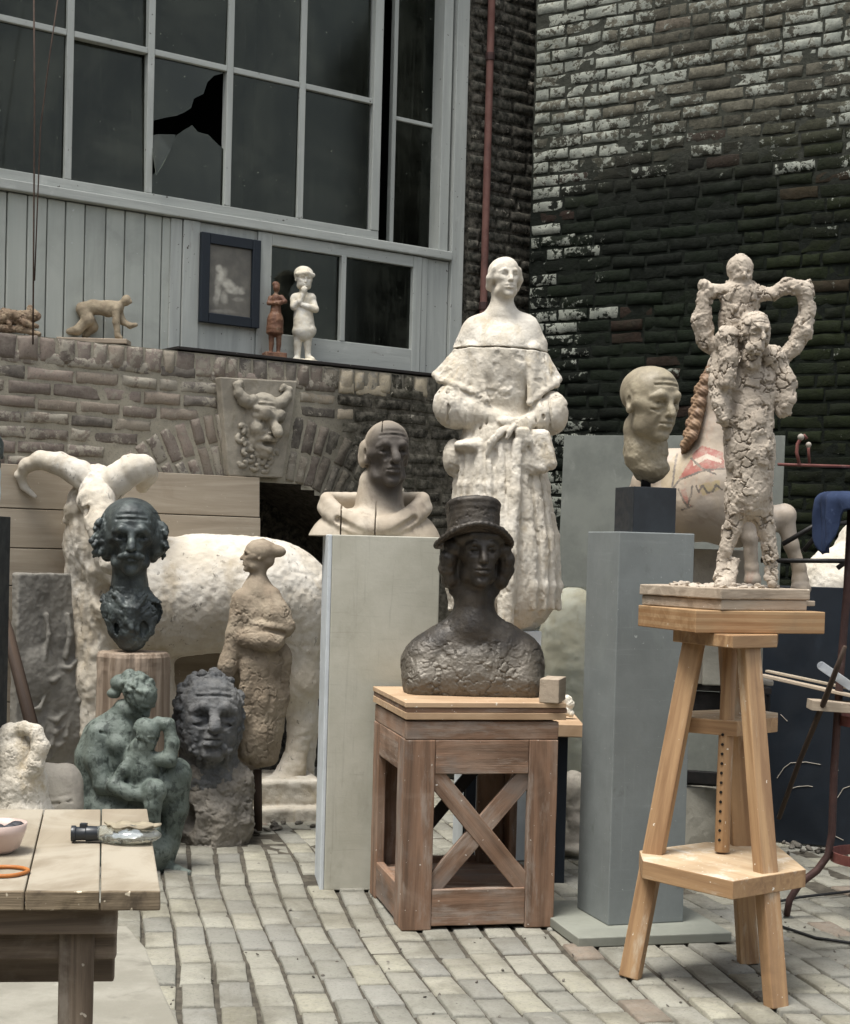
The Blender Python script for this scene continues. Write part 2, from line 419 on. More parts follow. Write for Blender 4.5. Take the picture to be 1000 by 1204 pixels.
def wood(name, c1, c2, c3=None, dirt=None, flecks=None, rough=.7, grain=1.0, bump=.35, worn=None, lam=None):
    t = NT(name); g = t.attr('gco')
    v = t.mapping(g, (1.3 * grain, 22 * grain, 22 * grain))
    n1 = t.noise(v, 1.0, 8, .65, .8); n2 = t.noise(t.mapping(g, (6, 220, 220)), 1.0, 4, .7)
    col = t.mix(t.rng(n1, .3, .7), c1, c2)
    if c3: col = t.mix(t.math('MULTIPLY', t.rng(t.noise(g, 3, 5, .6, .6), .45, .7), .7), col, c3)
    col = t.mix(t.math('MULTIPLY', t.rng(n2, .5, .75), .4), col, c1)
    if lam:    # laminated layers across the smallest axis
        w = t.n.new('ShaderNodeSeparateXYZ'); t.L(t.tc.outputs['Object'], w.inputs[0]); k = t.math('FRACT', t.math('MULTIPLY', w.outputs[2], lam[0])); col = t.mix(t.math('MULTIPLY', t.math('GREATER_THAN', k, .5), .35), col, lam[1])
    kn = t.voro(t.mapping(g, (1.6, 9, 9)), 1.0); col = t.mix(t.math('MULTIPLY', t.rng(kn, .13, .04), .75), col, c1)
    if worn: col = t.mix(t.math('MULTIPLY', t.rng(t.noise(t.mapping(g, (2, 9, 9)), 1.6, 8, .7), worn[1], worn[1] + .15), worn[2]), col, worn[0])
    if dirt: col = t.mix(t.math('MULTIPLY', t.rng(t.noise(g, dirt[1], 8, .65, .5), dirt[2], dirt[2] + .2), dirt[3]), col, dirt[0])
    if flecks: col = t.mix(t.rng(t.noise(t.mapping(g, (1, 1, 1)), flecks[1], 2, .5), flecks[2], flecks[2] + .03), col, flecks[0])
    n = t.bump(n2, bump, .0015); n = t.bump(n1, bump, .003, n)
    return t.fin(col, t.rng(n1, .3, .7, rough - .1, rough + .12), 0, n, .35)

def bricky(name, paint1, paint2, mort, seedloc=0, wet=.75, alg=None, chip=.45):
    """Reads per-vertex brick colour ('col') and how much old limewash clings there ('pt')."""
    t = NT(name); v = t.obj(); c = t.attr('col', 'Color'); p = t.attr('pt', 'Fac')
    c = t.mix(t.math('MULTIPLY', t.rng(t.noise(v, 26, 8, .7), .35, .7), .45), c, mort)
    c = t.mix(t.math('MULTIPLY', t.rng(t.noise(v, 90, 4, .7), .5, .75), .4), c, '#15150f')
    f = t.noise(v, 22, 10, .72, .3); g = t.noise(v, 5, 6, .6)
    m = t.rng(t.math('ADD', t.math('ADD', p, t.math('MULTIPLY', t.math('SUBTRACT', f, .5), 2.4)), t.math('MULTIPLY', t.math('SUBTRACT', g, .5), .4)), .44, .60)
    pc = t.mix(t.rng(t.noise(v, 11, 7, .65), .32, .68), paint1, paint2)
    c = t.mix(m, c, pc)
    if alg: c = t.mix(t.math('MULTIPLY', t.rng(t.noise(v, 2.2, 9, .7, .5), alg[1], alg[1] + .25), alg[2]), c, alg[0])
    n = t.bump(t.noise(v, 130, 5, .7), .5, .004); n = t.bump(f, chip, .012, n)
    return t.fin(c, t.rng(f, .3, .7, wet, .97), 0, n, .15)

M = {}
def mats():
    M['plaster'] = stony('plaster_cream', '#cec8bc', '#bcb4a5', 5, [('#a18f6d', 6, .52, .70, .65), ('#877c68', 16, .60, .72, .5)], ('#4d4538', 85, .66, .5), bumps=((45, .5, .01), (160, .35, .004)), rough=.9)
    M['plaster_ram'] = stony('plaster_weathered_white', '#d0cbc1', '#c0b7a7', 3.5, [('#a2937a', 4, .52, .66, .55), ('#4a463f', 26, .60, .66, .6)], ('#5a5348', 70, .68, .5), bumps=((38, .45, .012), (150, .35, .004)), rough=.92)
    M['plaster_white'] = stony('plaster_chalk_white', '#dcd9cf', '#cfc6b2', 9, [('#9a8a68', 18, .56, .7, .5)], bumps=((90, .4, .004),), rough=.9)
    M['monk'] = stony('pale_grey_wood_carving', '#b3a999', '#a09483', 5, [('#6b6056', 7, .53, .7, .6)], bumps=((120, .25, .003), (30, .2, .006)), rough=.72, tone=('#3d3834', .95))
    M['bronze_dark'] = stony('dark_bronze', '#2e2c29', '#47423b', 9, [('#7a7466', 25, .58, .75, .45)], ('#8d8878', 140, .68, .35), rough=.46, metal=.35, bumps=((70, .4, .006), (220, .3, .002)), spec=.5)
    M['bronze_top'] = stony('warm_black_bronze', '#302d2a', '#474139', 9, [('#7d7565', 18, .60, .75, .3)], ('#8d8472', 130, .70, .3), rough=.5, metal=.3, bumps=((70, .4, .005), (220, .3, .002)), spec=.5, tone=('#6a645a', .8))
    M['bronze_blue'] = stony('blue_black_bronze', '#2a2f30', '#4a5150', 9, [('#757d77', 16, .54, .72, .55)], rough=.5, metal=.2, bumps=((80, .4, .005),), spec=.5)
    M['bronze_green'] = stony('green_patina_bronze', '#515a54', '#6b746d', 6, [('#29302c', 30, .50, .62, .75), ('#a2aca3', 9, .58, .75, .45)], ('#2b302d', 120, .62, .5), rough=.6, metal=0, bumps=((110, .5, .004), (300, .3, .002)))
    M['clay_head'] = stony('dark_grey_rough_cast', '#4d4f51', '#686867', 8, [('#2a2b2c', 12, .55, .7, .6), ('#7b7a75', 7, .60, .72, .4)], rough=.75, bumps=((60, .5, .008), (180, .4, .003)))
    M['clay_bust'] = stony('grey_brown_rough_cast', '#6a665f', '#827c72', 8, [('#3d3b38', 12, .55, .7, .6)], rough=.8, bumps=((60, .5, .008), (180, .4, .003)))
    M['clay_tan'] = stony('tan_grey_dry_clay', '#998d7b', '#857867', 7, [('#5d5346', 10, .55, .7, .6)], ('#bdb29d', 60, .66, .4), bumps=((70, .5, .006), (190, .4, .003)), rough=.93)
    M['clay_pale'] = stony('pale_cracked_clay', '#b5aa9b', '#9e9385', 8, [('#7d6f60', 14, .56, .7, .55), ('#b0837a', 5, .66, .74, .3)], bumps=((80, .45, .005), (240, .35, .002)), rough=.93)
    M['stone_head'] = stony('olive_grey_cast_stone', '#978d77', '#7f7663', 9, [('#a89f86', 18, .55, .7, .5), ('#5a5342', 12, .58, .72, .5)], bumps=((110, .4, .004),), rough=.62, spec=.5)
    M['keystone'] = stony('pale_sandstone', '#9b9486', '#827c70', 8, [('#6b6149', 8, .54, .7, .6)], bumps=((90, .5, .005),), rough=.92)
    M['relief'] = stony('grey_plaster_relief', '#8b8880', '#7b7871', 5, [('#575550', 7, .55, .7, .5)], bumps=((80, .4, .004),), rough=.92)
    M['grey_stone'] = stony('mid_grey_plaster', '#8f8980', '#a09a8e', 7, [('#5f5a50', 9, .55, .7, .5)], bumps=((70, .4, .006),), rough=.9)
    M['brown_cast'] = stony('red_brown_wax', '#5b3d30', '#75543f', 20, [('#93806a', 40, .55, .7, .6)], bumps=((150, .4, .003),), rough=.6)
    M['crawler'] = stony('dusty_buff_clay', '#a3967f', '#8a7d69', 16, [('#5d5342', 30, .55, .7, .6)], bumps=((120, .4, .003),), rough=.9)
    M['rubble'] = stony('brown_broken_clay', '#756150', '#94836d', 18, [('#3f342a', 30, .5, .65, .7)], bumps=((120, .5, .004),), rough=.9)
    M['white_paint'] = stony('chalky_off_white_paint', '#b5b3a6', '#a9a799', 3, [('#8d8b7e', 4, .55, .75, .5)], ('#6f6b60', 55, .72, .7), bumps=((60, .2, .003), (8, .15, .01)), rough=.6, scuff=('#8b887d', .3))
    M['white_side'] = stony('blue_white_paint_and_lit_side', '#c6cccf', '#b6bcbf', 4, [('#8d8f8c', 9, .58, .75, .6)], ('#5d5a52', 45, .70, .7), bumps=((60, .15, .003),), rough=.6)  # also serves as the painted lit side of the monk's plinth
    M['grey_paint'] = stony('matt_grey_green_paint', '#7a7f7e', '#717675', 3, [('#7f8581', 5, .52, .72, .5), ('#5b5f5b', 14, .60, .72, .5)], ('#b3b7b2', 48, .68, .75), bumps=((90, .2, .002), (8, .12, .01)), rough=.55, scuff=('#8d9390', .28))
    M['black_stone'] = stony('black_speckled_stone', '#1b1f24', '#23282d', 12, [('#34393e', 30, .58, .75, .5)], ('#5a6066', 160, .70, .6), bumps=((200, .1, .001),), rough=.42, spec=.5)
    M['black_paint'] = stony('worn_black_paint', '#1d2022', '#292c2d', 6, [('#3d4142', 12, .6, .75, .5)], ('#777777', 60, .74, .7), bumps=((80, .15, .002),), rough=.6)
    M['navy'] = stony('blue_black_board', '#0e151d', '#151d26', 2, [('#232c36', 4, .55, .75, .6)], ('#a5abb2', 17, .755, .6), bumps=((90, .15, .002),), rough=.62)
    M['fibre'] = stony('grey_fibre_sheet', '#5f625d', '#6c6f69', 4, [('#565954', 3, .53, .75, .5), ('#8f918a', 6, .60, .78, .5)], bumps=((120, .12, .002),), rough=.85)
    M['concrete'] = stony('pale_grey_slab', '#928f84', '#817e73', 4, [('#5d5a51', 6, .55, .72, .5), ('#b5b1a5', 9, .6, .72, .4)], bumps=((60, .4, .005), (200, .3, .002)), rough=.9)
    M['slab_green'] = stony('grey_green_base', '#85877d', '#797b72', 4, [('#5c6058', 6, .55, .72, .5)], ('#b9bbb2', 50, .72, .6), bumps=((120, .2, .002),), rough=.75)
    M['pink_bowl'] = stony('pale_pink_glaze', '#c2aea5', '#b8a399', 12, rough=.4, bumps=((60, .1, .002),), spec=.5)
    M['dark_clay'] = stony('dark_wet_clay', '#2b2b2d', '#45454a', 30, rough=.5, bumps=((90, .5, .004),))
    M['orange_ring'] = stony('orange_rubber', '#b0713a', '#a0622f', 20, rough=.5, bumps=())
    M['pipe'] = stony('brown_red_flaking_paint', '#5f3f38', '#6f4f47', 7, [('#3a2c28', 6, .52, .7, .8), ('#94857c', 18, .60, .74, .5)], bumps=((90, .4, .003),), rough=.75)
    M['iron'] = stony('rusty_brown_iron', '#3a2b29', '#4a3531', 14, [('#5d5655', 25, .56, .72, .6), ('#6b3b2a', 12, .6, .72, .5)], bumps=((140, .3, .002),), rough=.6, metal=.3)
    M['red_iron'] = stony('oxide_red_iron', '#5a302c', '#6e433c', 10, [('#8f7f78', 16, .58, .72, .6), ('#35231f', 8, .56, .72, .6)], bumps=((140, .3, .002),), rough=.65)
    M['black_iron'] = stony('black_iron', '#151515', '#211f1e', 14, [('#3a302b', 25, .6, .72, .5)], bumps=((140, .3, .002),), rough=.55, metal=.3)
    M['tool'] = stony('grey_scraper', '#8f949a', '#a2a5a6', 15, rough=.4, metal=.4, bumps=())
    M['horse'] = stony('faded_pink_cream_paint', '#b3a491', '#a0968a', 4, [('#a0705f', 5, .57, .68, .5), ('#7f7264', 8, .55, .70, .55), ('#cdbba2', 6, .6, .75, .6)], ('#54483d', 70, .69, .5), bumps=((70, .25, .004),), rough=.6, spec=.5, painted=True)
    M['mane'] = stony('tan_mane_paint', '#93795f', '#7a6350', 10, [('#5a4738', 16, .55, .7, .6)], bumps=((90, .3, .003),), rough=.6)
    M['saddle_red'] = stony('faded_red_paint', '#a34a43', '#b56a60', 12, [('#c2a796', 20, .55, .68, .8)], bumps=((90, .2, .002),), rough=.6)
    M['saddle_ochre'] = stony('faded_ochre_paint', '#a58452', '#b09468', 12, [('#b9a48f', 20, .55, .68, .8), ('#5f6a68', 15, .6, .7, .6)], bumps=((90, .2, .002),), rough=.6)
    M['strap'] = stony('dark_grey_paint_line', '#4f4a46', '#5f5a54', 12, [('#8a7f72', 20, .58, .7, .6)], bumps=(), rough=.65)
    # woods
    M['pine'] = wood('orange_pine', '#84664a', '#ad8d68', '#9b7b59', ('#6b543e', 5, .56, .4), ('#dcd5c6', 60, .735), .55, 1.0, .25, worn=('#bdb19d', .55, .6))
    M['pine_board'] = wood('laminated_pine', '#876949', '#ad8f6b', '#9b7d5b', ('#7d6c58', 4, .55, .5), ('#d8d2c4', 60, .735), .6, .9, .25, lam=(39, '#7a4f28'))
    M['dusty_pine'] = wood('dusty_pine_top', '#a58b6b', '#b9a68a', '#8d785d', ('#c9c3b5', 6, .50, .8), ('#e0dbd0', 60, .70), .8, .8, .25)
    M['old_crate'] = wood('weathered_red_brown_timber', '#5c4839', '#8d6f5a', '#958171', ('#77706a', 3.2, .50, .65), ('#c9c3b8', 55, .73), .82, 1.0, .7, worn=('#978b80', .50, .65))
    M['crate_top'] = wood('tan_crate_lid', '#a58a6c', '#baa083', '#93785c', ('#7e7466', 5, .58, .5), ('#d5cdbd', 45, .70), .75, .7, .35)
    M['table_top'] = wood('plaster_dusted_table_top', '#7f7463', '#918775', '#8b806e', ('#a29a8a', 3.5, .45, .8), ('#7b6f5b', 38, .77), .78, .35, .2)
    M['table_edge'] = wood('dirty_table_edge', '#5a4d3d', '#968770', '#75674f', ('#2f271f', 6, .48, .85), ('#d0c4ac', 50, .70), .85, .7, .8)
    M['table_leg'] = wood('dark_brown_bench_timber', '#54483c', '#8a7b6a', '#74675a', ('#9a9184', 5, .50, .7), ('#b0a798', 40, .72), .8, 1.0, .7)
    M['base_board'] = wood('grey_weathered_board', '#8d8070', '#ad9f8d', '#a39583', ('#5a5045', 6, .60, .6), ('#d8d0c0', 60, .73), .88, 1.0, .7)
    M['plank'] = wood('dusty_shuttering_plank', '#8d8170', '#aa9f8e', '#9a8f7d', ('#77664f', 2.4, .55, .6), ('#c2b8a5', 60, .735), .85, .6, .35)
    M['stump'] = wood('grey_split_stump', '#6b5b4c', '#a19282', '#8a7a69', ('#4a3a30', 5, .56, .7), None, .88, .8, 1.0)
    M['stick'] = wood('dark_stick', '#332821', '#4a3c31', None, None, None, .8, 1.0, .6)
    M['grey_wood'] = wood('peeling_grey_painted_timber', '#9a9d98', '#adb0aa', '#a0a39d', ('#bfc1bb', 5, .56, .6), ('#4e4a44', 42, .715), .75, .9, .4, worn=('#6c655c', .60, .6))
    M['cladding'] = wood('grey_green_painted_boards', '#a0a49c', '#acafa7', '#93968f', ('#7d807a', 1.6, .52, .5), ('#b9bcba', 50, .74), .75, .5, .3, worn=('#6b675f', .63, .5))
    M['frame_black'] = wood('blue_black_frame', '#131a22', '#1d252d', None, ('#39434c', 7, .6, .5), None, .55, 1.0, .3)
    M['dark_wood'] = wood('black_stained_timber', '#1c1a19', '#2b2725', None, ('#4d4741', 6, .6, .5), ('#8a857c', 40, .73), .7, 1.0, .4)
    # special
    t = NT('dusty_window_glass'); v = t.obj()
    dust = t.rng(t.noise(v, 1.7, 9, .68, .6), .38, .75, .0, .15); strk = t.rng(t.noise(t.mapping(v, (70, 70, 2.2)), 1, 6, .7), .52, .8, 0, .13)
    spk = t.rng(t.noise(v, 46, 2, .5), .74, .77, 0, .6)
    d = t.math('MINIMUM', t.math('ADD', t.math('ADD', dust, strk), spk), 1)
    dif = t.n.new('ShaderNodeBsdfDiffuse'); dif.inputs[0].default_value = A3('#868a7c')
    gl = t.n.new('ShaderNodeBsdfGlossy'); gl.inputs['Roughness'].default_value = .12; gl.inputs[0].default_value = (.60, .64, .58, 1)
    tr = t.n.new('ShaderNodeBsdfTransparent'); tr.inputs[0].default_value = (.26, .29, .26, 1)
    fr = t.n.new('ShaderNodeFresnel'); fr.inputs[0].default_value = 1.5
    t.L(t.bump(t.noise(v, 3, 2), .05, .02), gl.inputs['Normal'])
    m1 = t.n.new('ShaderNodeMixShader'); t.L(t.math('MULTIPLY', fr.outputs[0], 1.0), m1.inputs[0]); t.L(tr.outputs[0], m1.inputs[1]); t.L(gl.outputs[0], m1.inputs[2])
    m2 = t.n.new('ShaderNodeMixShader'); t.L(d, m2.inputs[0]); t.L(m1.outputs[0], m2.inputs[1]); t.L(dif.outputs[0], m2.inputs[2]); t.L(m2.outputs[0], t.out.inputs[0]); M['glass'] = t.m
    t = NT('milky_plastic_sheet'); v = t.obj()
    dif = t.n.new('ShaderNodeBsdfDiffuse'); t.L(t.mix(t.noise(v, 3, 6), '#a3a59d', '#b5b6ad'), dif.inputs[0])
    tr = t.n.new('ShaderNodeBsdfTransparent'); tr.inputs[0].default_value = (.88, .90, .87, 1); gl = t.n.new('ShaderNodeBsdfGlossy'); gl.inputs['Roughness'].default_value = .15
    m1 = t.n.new('ShaderNodeMixShader'); m1.inputs[0].default_value = .06; t.L(tr.outputs[0], m1.inputs[1]); t.L(gl.outputs[0], m1.inputs[2])
    m2 = t.n.new('ShaderNodeMixShader'); t.L(t.rng(t.noise(v, 2.2, 6), .3, .7, .16, .40), m2.inputs[0]); t.L(m1.outputs[0], m2.inputs[1]); t.L(dif.outputs[0], m2.inputs[2]); t.L(m2.outputs[0], t.out.inputs[0]); M['plastic'] = t.m
    t = NT('clear_bottle_glass'); t.fin('#d7dcd6', .06); t.b.inputs['Transmission Weight'].default_value = .85; t.b.inputs['IOR'].default_value = 1.45; M['clear'] = t.m
    t = NT('creased_blue_cotton'); v = t.obj(); c = t.mix(t.rng(t.noise(v, 9, 6), .3, .7), '#242f47', '#313d57'); c = t.mix(t.math('MULTIPLY', t.rng(t.noise(v, 30, 5), .6, .75), .5), c, '#5c6a86')
    M['cloth'] = t.fin(c, .9, 0, t.bump(t.noise(v, 22, 4), .35, .01, t.bump(t.noise(v, 400, 2), .2, .001)), .2)
    t = NT('picture_photo_print'); v = t.obj()
    M['print'] = t.fin(t.mix(t.attr('tone', 'Fac'), t.mix(t.rng(t.noise(v, 12, 5), .3, .7), '#56534c', '#6b675e'), '#b9b5a8'), .45)
    M['print_pale'] = stony('picture_pale_tone', '#b5b0a2', '#98937f', 20, rough=.6, bumps=())
    M['brick_left'] = bricky('purple_grey_brick', '#a09a8c', '#8c867a', '#8a8478')
    M['brick_dark'] = bricky('black_green_brick', '#989a8f', '#6f726a', '#0d100c', alg=('#131c0c', .50, .7), chip=.9)
    M['paver'] = bricky('yellow_grey_paver', '#a09d92', '#8c897f', '#84817a', wet=.7, alg=('#5b574b', .44, .6))
    M['soil'] = stony('dark_joint_soil', '#55504690'[:7], '#3b372f', 20, bumps=((90, .5, .005),), rough=.95)
    M['debris'] = stony('grey_debris', '#77726a', '#4f4b44', 14, bumps=((70, .5, .005),), rough=.95)
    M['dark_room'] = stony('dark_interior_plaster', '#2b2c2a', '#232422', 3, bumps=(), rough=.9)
    M['cord'] = stony('dark_brown_cord', '#3a2d26', '#4a3a30', 40, bumps=(), rough=.8)
    M['cable'] = stony('black_rubber_cable', '#151515', '#1f1f1f', 40, bumps=(), rough=.6)
# ------------------------------------------------------------------ walls, paving, timber front
DL = np.array([0.81039763, 0.58588026, 0.0]); NL = np.array([DL[1], -DL[0], 0.0]); PL = W(0, 390, 8.4) * (1, 1, 0)
ZL = 2.513; OFF = 0.22                                    # brick ledge height and how far it stands in front of the timber
def LP(u, z, off=0.0): return PL + DL * u + NL * off + np.array([0, 0, z])
def LU(x, y, off=0.0):
    q = ray(x, y); P0 = PL + NL * off; t = ((P0 - CAM) @ NL) / (q @ NL); P = CAM + q * t
    return (P - P0) @ DL, P[2]
DR = np.array([0.84728419, -0.53113982, 0.0]); NR = np.array([DR[1], -DR[0], 0.0]); PR = W(614, 650, 10.15) * (1, 1, 0)
def RP(u, z, off=0.0): return PR + DR * u + NR * off + np.array([0, 0, z])
def proj(P):
    v = np.asarray(P) - CAM; z = v @ FW; return PPX + F * (v @ RT) / z, PPY - F * (v @ UP) / z

GU = np.array([-1, -.985, -.86, -.45, 0, .45, .86, .985, 1]); GV = np.array([-1, -.96, -.66, 0, .66, .96, 1])
def brick_arrays(P0, d, up, n, it, seed, jag=.006, freq=9, depth0=-.012, pil=.007, flat=0.0):
    """it: uc, vc, half length, half height, rotation, depth, r, g, b, pt -> vertices, quads, colours"""
    it = np.asarray(it, float); nb = len(it); nu, nv = len(GU), len(GV)
    gu = np.where(np.abs(np.abs(GU) - .86) < .01, np.sign(GU) * (.86 + .10 * flat), GU); gv = np.where(np.abs(np.abs(GV) - .66) < .01, np.sign(GV) * (.66 + .25 * flat), GV)
    uu, vv = np.meshgrid(gu, gv, indexing='ij'); uu, vv = uu.ravel(), vv.ravel(); K = len(uu)
    a, b = it[:, 2:3], it[:, 3:4]; lu = uu[None] * a; lv = vv[None] * b
    edge = np.minimum(a * (1 - np.abs(uu))[None], b * (1 - np.abs(vv))[None])
    outer = (np.abs(uu) > .999) | (np.abs(vv) > .999)
    c, s_ = np.cos(it[:, 4:5]), np.sin(it[:, 4:5])
    q = np.stack([lu, lv, np.broadcast_to(np.arange(nb)[:, None] * 3.7, lu.shape)], -1).reshape(-1, 3)
    j = [fbm(q * (22, 22, 1), 3, seed + k).reshape(nb, K) for k in range(3)]
    h = np.where(outer[None], depth0, it[:, 5:6] * (1 - np.exp(-edge / pil)) + jag * j[2] * (edge > .001))
    lu = lu + jag * .9 * j[0]; lv = lv + jag * .9 * j[1]
    U = it[:, 0:1] + lu * c - lv * s_; V = it[:, 1:2] + lu * s_ + lv * c
    P = np.asarray(P0)[None, None] + U[..., None] * d + V[..., None] * up + h[..., None] * n
    base = np.arange(nb)[:, None] * K; f = []
    for i in range(nu - 1):
        for k in range(nv - 1):
            o = i * nv + k; f.append(np.stack([base[:, 0] + o, base[:, 0] + o + nv, base[:, 0] + o + nv + 1, base[:, 0] + o + 1], 1))
    f = np.concatenate(f)
    if np.cross(d, up) @ n < 0: f = f[:, ::-1]
    return P.reshape(-1, 3), f, np.repeat(it[:, 6:9], K, 0), np.repeat(it[:, 9], K)
def sheet_arrays(P0, d, up, n, u0, u1, v0, v1, st, hole=None, amp=.006, col=(.2, .2, .18), pt=0.0, seed=0, colf=None):
    us = np.linspace(u0, u1, max(2, int((u1 - u0) / st))); vs = np.linspace(v0, v1, max(2, int((v1 - v0) / st)))
    U, V = np.meshgrid(us, vs, indexing='ij'); h = amp * fbm(np.stack([U.ravel() * 14, V.ravel() * 14, 0 * U.ravel() + seed], 1), 3, seed)
    P = P0 + U.ravel()[:, None] * d + V.ravel()[:, None] * up + h[:, None] * n
    I = np.arange(U.size).reshape(U.shape); f = np.stack([I[:-1, :-1], I[1:, :-1], I[1:, 1:], I[:-1, 1:]], -1).reshape(-1, 4)
    if hole is not None:
        k = hole((U[:-1, :-1] + U[1:, 1:]).ravel() / 2, (V[:-1, :-1] + V[1:, 1:]).ravel() / 2); f = f[~k]
    if np.cross(d, up) @ n < 0: f = f[:, ::-1]
    C = np.tile(np.array(col, float), (len(P), 1)) if colf is None else colf(P)
    return P, f, C, np.full(len(P), float(pt))
def join_arrays(L):
    V, Fa, C, T = [], [], [], []; b = 0
    for (v, f, c, t) in L: V.append(v); Fa.append(f + b); C.append(c); T.append(t); b += len(v)
    return np.concatenate(V), np.concatenate(Fa), np.concatenate(C), np.concatenate(T)
def brick_obj(name, L, mat, origin, label=None, cat=None, kind=None, parent=None):
    V, Fa, C, T = join_arrays(L); me = mesh_from(V, Fa, True, name, {'pt': T})
    a = me.attributes.new('col', 'FLOAT_COLOR', 'POINT'); a.data.foreach_set('color', np.concatenate([C, np.ones((len(C), 1))], 1).astype(f32).ravel())
    o = link(name, me, mat, parent, None if parent is not None and origin is None else origin)
    return tag(o, label, cat, None, kind)
def courses(u0, u1, v0, v1, L, Hh, rs, gap=.016, bond=.5):
    out = []; r = 0; v = v0
    while v < v1:
        u = u0 - (r % 2) * L * bond - rs.rand() * .03
        while u < u1:
            l = L * rs.uniform(.86, 1.1) if rs.rand() > .12 else L * .5
            uc = u + l / 2
            if uc - l / 2 > u0 - L * .6 and uc + l / 2 < u1 + L * .6:
                a0, a1 = max(u, u0), min(u + l, u1)
                if a1 - a0 > .05: out.append([(a0 + a1) / 2, v + Hh / 2 + rs.normal(0, .0025), (a1 - a0) / 2 - gap / 2, Hh / 2 - gap / 2 * rs.uniform(.7, 1.3), rs.normal(0, .012)])
            u += l
        v += Hh; r += 1
    return out

